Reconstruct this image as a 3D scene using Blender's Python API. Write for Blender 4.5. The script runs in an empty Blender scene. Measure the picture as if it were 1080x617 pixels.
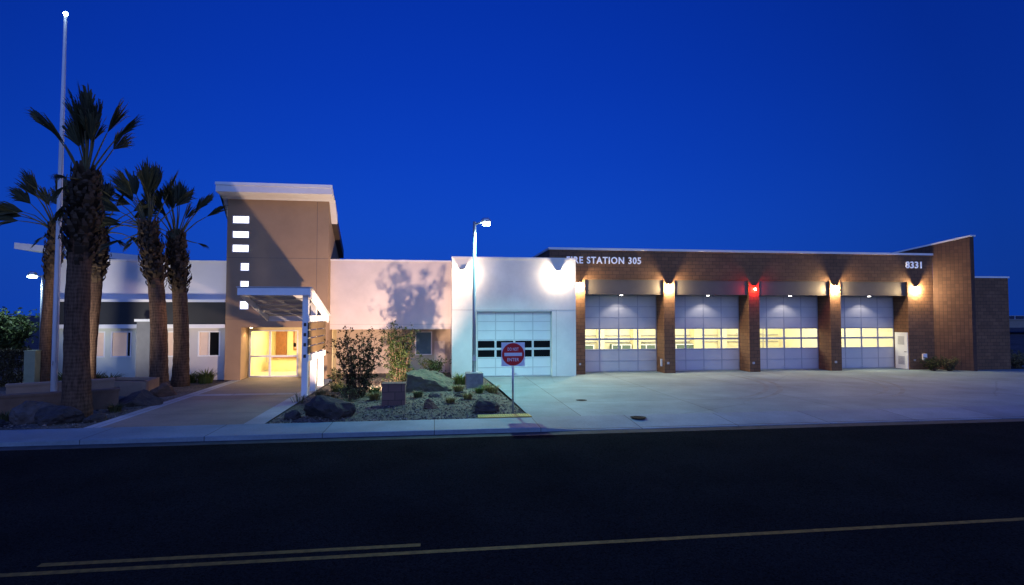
import bpy, bmesh, math, random
from mathutils import Vector, Matrix, noise
R = math.radians
sc = bpy.context.scene
C = sc.collection

# ------------------------------------------------------------------ camera, sky, exposure
cam = bpy.data.objects.new('camera', bpy.data.cameras.new('camera'))
C.objects.link(cam)
cam.location = (0, 0, 3.2)
cam.rotation_euler = (R(92.25), 0, R(-7.7))
cam.data.sensor_width = 36
cam.data.lens = 20
cam.data.clip_start = 0.1
cam.data.clip_end = 6000
sc.camera = cam

world = bpy.data.worlds.new('World')
sc.world = world
world.use_nodes = True
wt = world.node_tree
SKY_STRENGTH = 1.0
SUN_ELEV, SUN_ROT = R(0.0), R(180)          # the sun has just set behind the camera


def wnode(t, **k):
    n = wt.nodes.new(t)
    for a, b in k.items():
        setattr(n, a, b)
    return n


sky = wnode('ShaderNodeTexSky', sky_type='NISHITA', sun_disc=False, sun_elevation=SUN_ELEV,
            sun_rotation=SUN_ROT, ozone_density=3.0)
tc = wnode('ShaderNodeTexCoord')
sep = wnode('ShaderNodeSeparateXYZ')
wt.links.new(tc.outputs['Generated'], sep.inputs[0])
zr = wnode('ShaderNodeValToRGB')            # deep blue of the anti-twilight sky, by height above the horizon
cr = zr.color_ramp
cr.elements[0].position = 0.0
cr.elements[0].color = (0.042, 0.235, 1.00, 1)
cr.elements[1].position = 1.0
cr.elements[1].color = (0.012, 0.20, 1.75, 1)
for pos, col in ((0.14, (0.030, 0.205, 0.96, 1)), (0.26, (0.020, 0.165, 0.88, 1)), (0.375, (0.0145, 0.138, 0.82, 1)),
                 (0.485, (0.011, 0.122, 0.78, 1))):
    e = cr.elements.new(pos)
    e.color = col
wt.links.new(sep.outputs['Z'], zr.inputs[0])
yr = wnode('ShaderNodeMapRange')            # afterglow side of the sky (behind the camera) keeps its own colour
yr.inputs['From Min'].default_value = -0.05
yr.inputs['From Max'].default_value = -0.7
wt.links.new(sep.outputs['Y'], yr.inputs['Value'])
mixt = wnode('ShaderNodeMix', data_type='RGBA')
wt.links.new(yr.outputs[0], mixt.inputs['Factor'])
wt.links.new(zr.outputs[0], mixt.inputs['A'])
mixt.inputs['B'].default_value = (0.58, 0.95, 1.80, 1)
mul = wnode('ShaderNodeMix', data_type='RGBA', blend_type='MULTIPLY')
mul.inputs['Factor'].default_value = 1
even = wnode('ShaderNodeMix', data_type='RGBA')      # evens out the yellow-green twilight arch along the horizon
even.inputs['Factor'].default_value = 0.85
wt.links.new(sky.outputs[0], even.inputs['A'])
even.inputs['B'].default_value = (0.16, 0.29, 0.55, 1)
wt.links.new(even.outputs['Result'], mul.inputs['A'])
wt.links.new(mixt.outputs['Result'], mul.inputs['B'])
bg = wt.nodes['Background']
az = wnode('ShaderNodeMapRange')            # the sky is brightest straight across from the sunset, dimmer to either side
az.inputs['From Min'].default_value = 0.66
az.inputs['From Max'].default_value = 0.97
az.inputs['To Min'].default_value = 0.62
az.inputs['To Max'].default_value = 1.02
wt.links.new(sep.outputs['Y'], az.inputs['Value'])
keep = wnode('ShaderNodeMath', operation='MAXIMUM')
wt.links.new(az.outputs[0], keep.inputs[0])
wt.links.new(yr.outputs[0], keep.inputs[1])
mul2 = wnode('ShaderNodeMix', data_type='RGBA', blend_type='MULTIPLY')
mul2.inputs['Factor'].default_value = 1
wt.links.new(mul.outputs['Result'], mul2.inputs['A'])
wt.links.new(keep.outputs[0], mul2.inputs['B'])
wt.links.new(mul2.outputs['Result'], bg.inputs[0])
bg.inputs[1].default_value = SKY_STRENGTH

sun = bpy.data.objects.new('sun', bpy.data.lights.new('sun', 'SUN'))
C.objects.link(sun)
sun.data.energy = 0.26
sun.data.angle = R(60)
sun.data.color = (0.82, 0.80, 0.90)
sun.rotation_euler = (R(68), 0, R(12))

sc.view_settings.view_transform = 'Standard'
sc.view_settings.look = 'None'
sc.view_settings.exposure = 0
sc.view_settings.gamma = 1
sc.view_settings.use_curve_mapping = False
sc.render.engine = 'CYCLES'
sc.cycles.use_denoising = True
sc.cycles.max_bounces = 5
sc.cycles.diffuse_bounces = 3
sc.cycles.transparent_max_bounces = 12
sc.cycles.sample_clamp_indirect = 4


def lamp(name, kind, loc, power, color, target=None, size=0.05, cone=120, blend=0.5, sx=1, sy=1):
    d = bpy.data.lights.new(name, kind)
    o = bpy.data.objects.new(name, d)
    C.objects.link(o)
    o.location = loc
    d.energy = power
    d.color = color
    if kind == 'AREA':
        d.shape = 'RECTANGLE'
        d.size, d.size_y = sx, sy
    else:
        d.shadow_soft_size = size
    if kind == 'SPOT':
        d.spot_size = R(cone)
        d.spot_blend = blend
    if target is not None:
        o.rotation_euler = (Vector(target) - Vector(loc)).to_track_quat('-Z', 'Y').to_euler()
    return o


# ------------------------------------------------------------------ materials
def newmat(name):
    m = bpy.data.materials.new(name)
    m.use_nodes = True
    return m, m.node_tree, m.node_tree.nodes['Principled BSDF']


def mat(name, col, rough=0.7, metal=0.0, spec=0.3, var=0.12, scale=3.0, bump=0.0, bscale=40.0, col2=None,
        emit=None, estr=0.0):
    """plain surface with uneven tone (object-space noise) and optional bump"""
    m, nt, b = newmat(name)
    b.inputs['Roughness'].default_value = rough
    b.inputs['Metallic'].default_value = metal
    b.inputs['Specular IOR Level'].default_value = spec
    L = nt.links.new
    t = nt.nodes.new('ShaderNodeTexCoord')
    n = nt.nodes.new('ShaderNodeTexNoise')
    n.inputs['Scale'].default_value = scale
    n.inputs['Detail'].default_value = 6
    n.inputs['Roughness'].default_value = 0.65
    L(t.outputs['Object'], n.inputs['Vector'])
    r = nt.nodes.new('ShaderNodeValToRGB')
    c2 = col2 or tuple(c * (1 - var) for c in col)
    c1 = col if col2 else tuple(min(1, c * (1 + var)) for c in col)
    r.color_ramp.elements[0].position = 0.32
    r.color_ramp.elements[1].position = 0.68
    r.color_ramp.elements[0].color = (*c2, 1)
    r.color_ramp.elements[1].color = (*c1, 1)
    L(n.outputs[0], r.inputs[0])
    L(r.outputs[0], b.inputs['Base Color'])
    if bump:
        n2 = nt.nodes.new('ShaderNodeTexNoise')
        n2.inputs['Scale'].default_value = bscale
        n2.inputs['Detail'].default_value = 5
        L(t.outputs['Object'], n2.inputs['Vector'])
        bp = nt.nodes.new('ShaderNodeBump')
        bp.inputs['Strength'].default_value = bump
        bp.inputs['Distance'].default_value = 0.02
        L(n2.outputs[0], bp.inputs['Height'])
        L(bp.outputs[0], b.inputs['Normal'])
    if emit:
        b.inputs['Emission Color'].default_value = (*emit, 1)
        b.inputs['Emission Strength'].default_value = estr
    return m


def brick_mat(name, c1, c2, mortar, bw, bh, msize=0.012, rough=0.8, offset=0.5, bump=0.5, spec=0.35):
    m, nt, b = newmat(name)
    L = nt.links.new
    t = nt.nodes.new('ShaderNodeTexCoord')
    k = nt.nodes.new('ShaderNodeTexBrick')
    k.offset = offset
    k.inputs['Scale'].default_value = 1
    k.inputs['Brick Width'].default_value = bw
    k.inputs['Row Height'].default_value = bh
    k.inputs['Mortar Size'].default_value = msize
    k.inputs['Mortar Smooth'].default_value = 0.3
    k.inputs['Color1'].default_value = (*c1, 1)
    k.inputs['Color2'].default_value = (*c2, 1)
    k.inputs['Mortar'].default_value = (*mortar, 1)
    L(t.outputs['UV'], k.inputs['Vector'])
    n = nt.nodes.new('ShaderNodeTexNoise')
    n.inputs['Scale'].default_value = 1.3
    n.inputs['Detail'].default_value = 8
    L(t.outputs['UV'], n.inputs['Vector'])
    mr = nt.nodes.new('ShaderNodeMapRange')
    mr.inputs['To Min'].default_value = 0.65
    mr.inputs['To Max'].default_value = 1.3
    L(n.outputs[0], mr.inputs['Value'])
    mx = nt.nodes.new('ShaderNodeMix')
    mx.data_type = 'RGBA'
    mx.blend_type = 'MULTIPLY'
    mx.inputs['Factor'].default_value = 1
    L(k.outputs['Color'], mx.inputs['A'])
    L(mr.outputs[0], mx.inputs['B'])
    L(mx.outputs['Result'], b.inputs['Base Color'])
    n2 = nt.nodes.new('ShaderNodeTexNoise')
    n2.inputs['Scale'].default_value = 25
    L(t.outputs['UV'], n2.inputs['Vector'])
    ad = nt.nodes.new('ShaderNodeMath')
    ad.operation = 'MULTIPLY_ADD'
    L(k.outputs['Fac'], ad.inputs[0])
    ad.inputs[1].default_value = -1.0
    L(n2.outputs[0], ad.inputs[2])
    bp = nt.nodes.new('ShaderNodeBump')
    bp.inputs['Strength'].default_value = bump
    bp.inputs['Distance'].default_value = 0.012
    L(ad.outputs[0], bp.inputs['Height'])
    L(bp.outputs[0], b.inputs['Normal'])
    b.inputs['Roughness'].default_value = rough
    b.inputs['Specular IOR Level'].default_value = spec
    return m


def concrete_mat(name, base, jw, jh, var=0.2, crack=True):
    """concrete with control joints on a UV grid, blotches and fine grain"""
    m, nt, b = newmat(name)
    L = nt.links.new
    t = nt.nodes.new('ShaderNodeTexCoord')
    k = nt.nodes.new('ShaderNodeTexBrick')
    k.offset = 0
    k.inputs['Scale'].default_value = 1
    k.inputs['Brick Width'].default_value = jw
    k.inputs['Row Height'].default_value = jh
    k.inputs['Mortar Size'].default_value = 0.012
    k.inputs['Mortar Smooth'].default_value = 0.2
    k.inputs['Color1'].default_value = (1, 1, 1, 1)
    k.inputs['Color2'].default_value = (0.84, 0.84, 0.86, 1)
    k.inputs['Mortar'].default_value = (0.25, 0.25, 0.25, 1)
    L(t.outputs['UV'], k.inputs['Vector'])
    n = nt.nodes.new('ShaderNodeTexNoise')
    n.inputs['Scale'].default_value = 0.45
    n.inputs['Detail'].default_value = 9
    n.inputs['Roughness'].default_value = 0.62
    L(t.outputs['UV'], n.inputs['Vector'])
    r = nt.nodes.new('ShaderNodeValToRGB')
    r.color_ramp.elements[0].position = 0.34
    r.color_ramp.elements[1].position = 0.66
    r.color_ramp.elements[0].color = (*[c * (1 - var) for c in base], 1)
    r.color_ramp.elements[1].color = (*[c * (1 + var) for c in base], 1)
    L(n.outputs[0], r.inputs[0])
    n3 = nt.nodes.new('ShaderNodeTexNoise')
    n3.inputs['Scale'].default_value = 14
    n3.inputs['Detail'].default_value = 6
    L(t.outputs['UV'], n3.inputs['Vector'])
    mr = nt.nodes.new('ShaderNodeMapRange')
    mr.inputs['To Min'].default_value = 0.78
    mr.inputs['To Max'].default_value = 1.2
    L(n3.outputs[0], mr.inputs['Value'])

    def mulc(a, bb):
        x = nt.nodes.new('ShaderNodeMix')
        x.data_type = 'RGBA'
        x.blend_type = 'MULTIPLY'
        x.inputs['Factor'].default_value = 1
        L(a, x.inputs['A'])
        L(bb, x.inputs['B'])
        return x.outputs['Result']
    out = mulc(mulc(r.outputs[0], k.outputs['Color']), mr.outputs[0])
    if crack:
        v = nt.nodes.new('ShaderNodeTexVoronoi')
        v.feature = 'DISTANCE_TO_EDGE'
        v.inputs['Scale'].default_value = 0.16
        wv = nt.nodes.new('ShaderNodeMixRGB')
        wv.inputs[0].default_value = 0.12
        L(t.outputs['UV'], wv.inputs[1])
        L(n.outputs[1], wv.inputs[2])
        L(wv.outputs[0], v.inputs['Vector'])
        cm = nt.nodes.new('ShaderNodeMapRange')
        cm.inputs['From Min'].default_value = 0.0
        cm.inputs['From Max'].default_value = 0.004
        cm.inputs['To Min'].default_value = 0.8
        L(v.outputs['Distance'], cm.inputs['Value'])
        out = mulc(out, cm.outputs[0])
    L(out, b.inputs['Base Color'])
    bp = nt.nodes.new('ShaderNodeBump')
    bp.inputs['Strength'].default_value = 0.25
    bp.inputs['Distance'].default_value = 0.01
    L(n3.outputs[0], bp.inputs['Height'])
    L(bp.outputs[0], b.inputs['Normal'])
    b.inputs['Roughness'].default_value = 0.75
    b.inputs['Specular IOR Level'].default_value = 0.3
    return m


def speckle_mat(name, cols, scale=22, rough=0.9, bump=0.8, lo=0.6, hi=1.35):
    """gravel / asphalt / dirt: voronoi cells of different tones"""
    m, nt, b = newmat(name)
    L = nt.links.new
    t = nt.nodes.new('ShaderNodeTexCoord')
    v = nt.nodes.new('ShaderNodeTexVoronoi')
    v.inputs['Scale'].default_value = scale
    L(t.outputs['Object'], v.inputs['Vector'])
    r = nt.nodes.new('ShaderNodeValToRGB')
    r.color_ramp.elements[0].color = (*cols[0], 1)
    r.color_ramp.elements[1].color = (*cols[-1], 1)
    for i, c in enumerate(cols[1:-1]):
        e = r.color_ramp.elements.new((i + 1) / (len(cols) - 1))
        e.color = (*c, 1)
    sp = nt.nodes.new('ShaderNodeSeparateColor')
    L(v.outputs['Color'], sp.inputs[0])
    L(sp.outputs[0], r.inputs[0])
    n = nt.nodes.new('ShaderNodeTexNoise')
    n.inputs['Scale'].default_value = 0.6
    n.inputs['Detail'].default_value = 7
    L(t.outputs['Object'], n.inputs['Vector'])
    mr = nt.nodes.new('ShaderNodeMapRange')
    mr.inputs['From Min'].default_value = 0.3
    mr.inputs['From Max'].default_value = 0.7
    mr.inputs['To Min'].default_value = lo
    mr.inputs['To Max'].default_value = hi
    L(n.outputs[0], mr.inputs['Value'])
    x = nt.nodes.new('ShaderNodeMix')
    x.data_type = 'RGBA'
    x.blend_type = 'MULTIPLY'
    x.inputs['Factor'].default_value = 1
    L(r.outputs[0], x.inputs['A'])
    L(mr.outputs[0], x.inputs['B'])
    L(x.outputs['Result'], b.inputs['Base Color'])
    bp = nt.nodes.new('ShaderNodeBump')
    bp.inputs['Strength'].default_value = bump
    bp.inputs['Distance'].default_value = 0.02
    bp.invert = True
    L(v.outputs['Distance'], bp.inputs['Height'])
    L(bp.outputs[0], b.inputs['Normal'])
    b.inputs['Roughness'].default_value = rough
    b.inputs['Specular IOR Level'].default_value = 0.08
    return m


def glass_mat(name, tint=(0.95, 0.97, 0.95), refl=0.10):
    m = bpy.data.materials.new(name)
    m.use_nodes = True
    nt = m.node_tree
    nt.nodes.remove(nt.nodes['Principled BSDF'])
    t = nt.nodes.new('ShaderNodeBsdfTransparent')
    t.inputs[0].default_value = (*tint, 1)
    g = nt.nodes.new('ShaderNodeBsdfGlossy')
    g.inputs['Roughness'].default_value = 0.03
    mx = nt.nodes.new('ShaderNodeMixShader')
    mx.inputs[0].default_value = refl
    nt.links.new(t.outputs[0], mx.inputs[1])
    nt.links.new(g.outputs[0], mx.inputs[2])
    nt.links.new(mx.outputs[0], nt.nodes['Material Output'].inputs[0])
    return m


def emit_mat(name, col, s):
    m = mat(name, (0.8, 0.8, 0.8), emit=col, estr=s)
    return m


def leaf_mat(name, c1, c2, rough=0.6, trans=0.25):
    m, nt, b = newmat(name)
    L = nt.links.new
    g = nt.nodes.new('ShaderNodeNewGeometry')
    r = nt.nodes.new('ShaderNodeValToRGB')
    r.color_ramp.elements[0].color = (*c1, 1)
    r.color_ramp.elements[1].color = (*c2, 1)
    L(g.outputs['Random Per Island'], r.inputs[0])
    L(r.outputs[0], b.inputs['Base Color'])
    b.inputs['Roughness'].default_value = rough
    b.inputs['Specular IOR Level'].default_value = 0.25
    tr = nt.nodes.new('ShaderNodeBsdfTranslucent')
    L(r.outputs[0], tr.inputs[0])
    mx = nt.nodes.new('ShaderNodeMixShader')
    mx.inputs[0].default_value = trans
    L(b.outputs[0], mx.inputs[1])
    L(tr.outputs[0], mx.inputs[2])
    L(mx.outputs[0], nt.nodes['Material Output'].inputs[0])
    return m


M = {}
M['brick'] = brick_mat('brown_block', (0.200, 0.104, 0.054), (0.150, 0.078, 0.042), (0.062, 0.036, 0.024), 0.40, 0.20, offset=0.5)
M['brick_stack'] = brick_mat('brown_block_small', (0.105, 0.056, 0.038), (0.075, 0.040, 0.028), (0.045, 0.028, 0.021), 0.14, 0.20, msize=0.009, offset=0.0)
M['white_stucco'] = mat('white_stucco', (0.74, 0.72, 0.68), 0.9, var=0.10, scale=0.7, bump=0.25, bscale=60)
M['pink_stucco'] = mat('pale_stucco', (0.66, 0.57, 0.53), 0.9, var=0.10, scale=0.6, bump=0.25, bscale=60)
M['tan_stucco'] = mat('tan_stucco', (0.35, 0.235, 0.145), 0.9, var=0.10, scale=0.6, bump=0.25, bscale=60)
M['beige_stucco'] = mat('beige_stucco', (0.50, 0.40, 0.33), 0.9, var=0.06, scale=0.6, bump=0.25, bscale=60)
M['grey_stucco'] = mat('grey_stucco', (0.56, 0.54, 0.54), 0.9, var=0.06, scale=0.6, bump=0.25, bscale=60)
M['green_lit_stucco'] = mat('stucco_green_light', (0.62, 0.66, 0.60), 0.9, var=0.05, scale=0.6, bump=0.25, bscale=60)  # greenish light on this stretch of wall put into the stucco colour
M['white_metal'] = mat('white_metal', (0.80, 0.80, 0.82), 0.45, var=0.05, scale=2)
M['grey_metal'] = mat('grey_metal', (0.48, 0.49, 0.52), 0.5, var=0.05, scale=2)
M['roof_white'] = mat('white_roof_edge', (0.76, 0.74, 0.74), 0.5, var=0.05, scale=2)
M['dark_trim'] = mat('dark_brown_trim', (0.06, 0.045, 0.04), 0.5, var=0.1)
M['bronze'] = mat('bronze_metal', (0.13, 0.115, 0.10), 0.42, metal=0.55, var=0.08, scale=1.2)
M['charcoal'] = mat('charcoal_panel', (0.028, 0.030, 0.033), 0.55, var=0.1, scale=1)
M['joint'] = mat('dark_joint', (0.16, 0.13, 0.11), 0.9)  # dark control joints of the tower front
M['joint_pale'] = mat('pale_joint', (0.42, 0.38, 0.36), 0.9)
M['door_lav'] = mat('grey_door_panel', (0.53, 0.52, 0.54), 0.5, var=0.04, scale=1.5)
M['door_rail'] = mat('door_rail_metal', (0.37, 0.37, 0.42), 0.4, metal=0.3, var=0.05)
M['door_white'] = mat('white_door_panel', (0.74, 0.75, 0.75), 0.5, var=0.04, scale=1.5)
M['door_white_rail'] = mat('white_door_rail', (0.55, 0.56, 0.57), 0.5, var=0.04)
M['glass'] = glass_mat('clear_glass')
M['dark_glass'] = mat('dark_glass', (0.006, 0.007, 0.009), 0.12, spec=0.25, var=0.0)
M['cream'] = mat('cream_interior', (0.80, 0.74, 0.52), 0.8, var=0.04)
M['floor_in'] = mat('bay_floor', (0.45, 0.42, 0.34), 0.5, var=0.1)
M['yellow_in'] = mat('warm_interior', (0.80, 0.69, 0.40), 0.8, var=0.05)
M['wood'] = mat('reddish_wood', (0.28, 0.12, 0.05), 0.5, var=0.25, scale=6)
M['glow_blind'] = mat('horizon_glow_blind', (0.62, 0.47, 0.38), 0.8, var=0.06, emit=(0.9, 0.62, 0.46), estr=0.16)  # beige tone and faint emission paint in horizon glow reflected by the windows
M['lit_pane'] = emit_mat('lit_pane', (0.95, 0.95, 1.0), 2.6)
M['lamp_warm'] = emit_mat('lamp_warm', (1.0, 0.80, 0.45), 30)
M['lamp_white'] = emit_mat('lamp_white', (1.0, 0.93, 0.82), 18)
M['lamp_cool'] = emit_mat('lamp_cool', (0.70, 0.95, 1.0), 40)
M['lamp_red'] = emit_mat('lamp_red', (1.0, 0.06, 0.03), 25)
M['steel'] = mat('galvanised_steel', (0.52, 0.54, 0.57), 0.35, metal=0.7, var=0.1)
M['pole_white'] = mat('brushed_pole', (0.34, 0.36, 0.40), 0.35, metal=0.35, var=0.06)
M['concrete_block'] = mat('grey_concrete', (0.22, 0.22, 0.22), 0.85, var=0.2, scale=5, bump=0.3)
M['planter'] = mat('tan_planter', (0.30, 0.20, 0.14), 0.9, var=0.12, scale=2, bump=0.3)
M['seat_wall'] = mat('brown_seat_wall', (0.16, 0.095, 0.065), 0.9, var=0.2, scale=2, bump=0.35)
M['bark'] = None
M['rock_dark'] = mat('dark_boulder', (0.03, 0.026, 0.028), 0.9, var=0.4, scale=4, bump=0.9, bscale=9, col2=(0.07, 0.055, 0.05))
M['rock_grey'] = mat('grey_boulder', (0.115, 0.095, 0.09), 0.9, var=0.3, scale=3, bump=0.9, bscale=9, col2=(0.055, 0.042, 0.04))
M['rock_pale'] = mat('pale_boulder', (0.13, 0.125, 0.08), 0.9, var=0.3, scale=3, bump=0.9, bscale=8, col2=(0.10, 0.08, 0.06))
M['rock_brown'] = mat('brown_boulder', (0.16, 0.09, 0.06), 0.9, var=0.3, scale=3, bump=0.9, bscale=9, col2=(0.09, 0.05, 0.035))
M['sign_red'] = mat('sign_red', (0.62, 0.022, 0.025), 0.45, var=0.05)
M['sign_white'] = mat('sign_white', (0.80, 0.80, 0.82), 0.45, var=0.03)
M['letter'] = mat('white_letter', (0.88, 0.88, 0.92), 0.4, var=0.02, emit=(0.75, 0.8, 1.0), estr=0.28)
M['yellow_strip'] = mat('yellow_domed_strip', (0.55, 0.36, 0.08), 0.7, var=0.15, scale=6)
M['iron'] = mat('cast_iron', (0.014, 0.012, 0.012), 0.9, spec=0.1)
M['leaf_dark'] = leaf_mat('leaf_dark', (0.018, 0.03, 0.012), (0.05, 0.07, 0.025))
M['leaf_mid'] = leaf_mat('leaf_mid', (0.035, 0.05, 0.015), (0.10, 0.11, 0.035))
M['leaf_olive'] = leaf_mat('leaf_olive', (0.05, 0.06, 0.03), (0.13, 0.13, 0.06))
M['grass_blade'] = leaf_mat('grass_blade', (0.05, 0.08, 0.02), (0.14, 0.17, 0.05))
M['straw'] = leaf_mat('straw', (0.13, 0.10, 0.04), (0.26, 0.20, 0.08))
M['palm_leaf'] = leaf_mat('palm_leaf', (0.015, 0.022, 0.012), (0.075, 0.075, 0.036), trans=0.12)
M['petiole'] = mat('petiole', (0.09, 0.085, 0.04), 0.6)
M['boot'] = leaf_mat('palm_boot', (0.022, 0.014, 0.009), (0.085, 0.055, 0.035), rough=0.9, trans=0.0)
M['leaf_black'] = leaf_mat('leaf_black', (0.010, 0.016, 0.006), (0.035, 0.04, 0.014))
M['leaf_night'] = leaf_mat('leaf_night', (0.007, 0.018, 0.004), (0.026, 0.042, 0.010), trans=0.1)
M['twig'] = mat('twig', (0.09, 0.06, 0.045), 0.9)
M['asphalt'] = speckle_mat('asphalt', [(0.008, 0.008, 0.008), (0.024, 0.023, 0.022), (0.013, 0.013, 0.013)], 45, 1.0, 0.35, 0.82, 1.15)
M['asphalt'].node_tree.nodes['Principled BSDF'].inputs['Specular IOR Level'].default_value = 0.0
M['dirt'] = speckle_mat('dirt', [(0.06, 0.05, 0.04), (0.12, 0.09, 0.07)], 9, 0.95, 0.5)
M['gravel'] = speckle_mat('gravel', [(0.05, 0.042, 0.038), (0.17, 0.14, 0.11), (0.09, 0.075, 0.06), (0.22, 0.19, 0.155)], 20, 0.9, 1.0)
M['pebble'] = leaf_mat('pebble', (0.06, 0.05, 0.043), (0.24, 0.20, 0.17), rough=0.85, trans=0.0)
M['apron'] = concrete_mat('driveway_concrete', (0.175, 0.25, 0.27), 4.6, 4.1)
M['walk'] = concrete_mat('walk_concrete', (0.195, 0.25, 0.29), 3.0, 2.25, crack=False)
M['path'] = concrete_mat('path_concrete', (0.26, 0.20, 0.16), 5.0, 3.3, crack=False)
M['band'] = concrete_mat('path_band_concrete', (0.36, 0.36, 0.37), 1.6, 3.3, crack=False)
M['tyre'] = mat('tyre_rubber_mark', (0.14, 0.185, 0.195), 0.7, var=0.25, scale=1.5)
M['line_yellow'] = mat('worn_yellow_paint', (0.17, 0.095, 0.015), 0.8, var=0.5, scale=9)
M['overpass'] = mat('overpass_concrete', (0.20, 0.19, 0.18), 0.9, var=0.15)
M['block_red'] = brick_mat('reddish_block', (0.19, 0.105, 0.085), (0.14, 0.08, 0.07), (0.06, 0.04, 0.04), 0.45, 0.28, 0.012)
M['split_face'] = brick_mat('rough_brown_block', (0.10, 0.07, 0.045), (0.06, 0.042, 0.03), (0.03, 0.024, 0.02), 0.40, 0.20, 0.012, bump=1.0)
M['green_pier'] = mat('greenish_pilaster', (0.24, 0.25, 0.16), 0.9, var=0.12)
M['cabinet'] = mat('dark_green_cabinet', (0.10, 0.15, 0.13), 0.6)


def bark_mat():
    m, nt, b = newmat('palm_bark')
    L = nt.links.new
    t = nt.nodes.new('ShaderNodeTexCoord')
    w = nt.nodes.new('ShaderNodeTexWave')
    w.bands_direction = 'Z'
    w.inputs['Scale'].default_value = 2.6
    w.inputs['Distortion'].default_value = 5.0
    w.inputs['Detail'].default_value = 4
    L(t.outputs['Object'], w.inputs['Vector'])
    n = nt.nodes.new('ShaderNodeTexNoise')
    n.inputs['Scale'].default_value = 9
    n.inputs['Detail'].default_value = 8
    mp = nt.nodes.new('ShaderNodeMapping')
    mp.inputs['Scale'].default_value = (2.2, 2.2, 0.35)
    L(t.outputs['Object'], mp.inputs[0])
    L(mp.outputs[0], n.inputs['Vector'])
    ad = nt.nodes.new('ShaderNodeMath')
    ad.operation = 'MULTIPLY_ADD'
    ad.inputs[1].default_value = 0.14
    L(w.outputs['Fac'], ad.inputs[0])
    L(n.outputs[0], ad.inputs[2])
    r = nt.nodes.new('ShaderNodeValToRGB')
    r.color_ramp.elements[0].position = 0.35
    r.color_ramp.elements[0].color = (0.045, 0.027, 0.018, 1)
    r.color_ramp.elements[1].position = 0.80
    r.color_ramp.elements[1].color = (0.15, 0.085, 0.055, 1)
    L(ad.outputs[0], r.inputs[0])
    L(r.outputs[0], b.inputs['Base Color'])
    bp = nt.nodes.new('ShaderNodeBump')
    bp.inputs['Strength'].default_value = 0.8
    bp.inputs['Distance'].default_value = 0.03
    L(ad.outputs[0], bp.inputs['Height'])
    L(bp.outputs[0], b.inputs['Normal'])
    b.inputs['Roughness'].default_value = 0.9
    b.inputs['Specular IOR Level'].default_value = 0.15
    return m


M['bark'] = bark_mat()


# ------------------------------------------------------------------ mesh helpers
class MB:
    def __init__(self):
        self.v, self.f, self.sm = [], [], []

    def add(self, vs, fs, smooth=False):
        n = len(self.v)
        self.v += [tuple(p) for p in vs]
        self.f += [tuple(i + n for i in q) for q in fs]
        self.sm += [smooth] * len(fs)
        return self

    def box(self, x0, x1, y0, y1, z0, z1):
        vs = [(x, y, z) for x in (x0, x1) for y in (y0, y1) for z in (z0, z1)]
        return self.add(vs, [(0, 1, 3, 2), (4, 6, 7, 5), (0, 4, 5, 1), (2, 3, 7, 6), (0, 2, 6, 4), (1, 5, 7, 3)])

    def prism(self, poly, d, axis='z'):
        """poly: list of 3D points; d: extrusion vector"""
        n = len(poly)
        d = Vector(d)
        a = [Vector(p) for p in poly]
        vs = a + [p + d for p in a]
        fs = [tuple(range(n))[::-1], tuple(range(n, 2 * n))]
        fs += [(i, (i + 1) % n, n + (i + 1) % n, n + i) for i in range(n)]
        return self.add(vs, fs)

    def quad(self, a, b, c, d):
        return self.add([a, b, c, d], [(0, 1, 2, 3)])

    def beam(self, p, q, w, h, up=(0, 0, 1)):
        p, q = Vector(p), Vector(q)
        d = (q - p).normalized()
        s = d.cross(Vector(up)).normalized() * w / 2
        u = s.cross(d).normalized() * h / 2
        vs = []
        for c in (p, q):
            vs += [c - s - u, c + s - u, c + s + u, c - s + u]
        return self.add(vs, [(3, 2, 1, 0), (4, 5, 6, 7)] + [(i, (i + 1) % 4, 4 + (i + 1) % 4, 4 + i) for i in range(4)])

    def tube(self, pts, rad, n=10, cap=True):
        pts = [Vector(p) for p in pts]
        if not isinstance(rad, (list, tuple)):
            rad = [rad] * len(pts)
        vs, fs = [], []
        for i, p in enumerate(pts):
            d = (pts[min(i + 1, len(pts) - 1)] - pts[max(i - 1, 0)]).normalized()
            ref = Vector((1, 0, 0)) if abs(d.x) < 0.9 else Vector((0, 1, 0))
            a = d.cross(ref).normalized()
            b = d.cross(a)
            vs += [p + (a * math.cos(2 * math.pi * k / n) + b * math.sin(2 * math.pi * k / n)) * rad[i] for k in range(n)]
        for i in range(len(pts) - 1):
            for k in range(n):
                fs.append((i * n + k, i * n + (k + 1) % n, (i + 1) * n + (k + 1) % n, (i + 1) * n + k))
        self.add(vs, fs, True)
        if cap:
            m = len(self.v) - len(vs)
            self.f += [tuple(m + k for k in range(n))[::-1], tuple(m + (len(pts) - 1) * n + k for k in range(n))]
            self.sm += [False, False]
        return self

    def disc(self, c, r, h, axis=(0, 0, 1), n=32):
        c, a = Vector(c), Vector(axis).normalized()
        return self.tube([c, c + a * h], r, n)

    def build(self, name, m, parent=None, uvrot=0):
        me = bpy.data.meshes.new(name)
        org = Vector((0, 0, 0))
        p = parent
        while p is not None:
            org = org + Vector(p.location)
            p = p.parent
        me.from_pydata([Vector(q) - org for q in self.v], [], self.f)
        me.polygons.foreach_set('use_smooth', self.sm)
        bm = bmesh.new()
        bm.from_mesh(me)
        bmesh.ops.recalc_face_normals(bm, faces=bm.faces)
        uv = bm.loops.layers.uv.new('UVMap')
        for f in bm.faces:
            nn = f.normal
            ax = max(range(3), key=lambda i: abs(nn[i]))
            for l in f.loops:
                co = l.vert.co + org
                l[uv].uv = ((co.y, co.z), (co.x, co.z), (co.x, co.y))[ax]
        bm.to_mesh(me)
        bm.free()
        me.materials.append(M[m] if isinstance(m, str) else m)
        o = bpy.data.objects.new(name, me)
        C.objects.link(o)
        o.parent = parent
        return o


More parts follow.
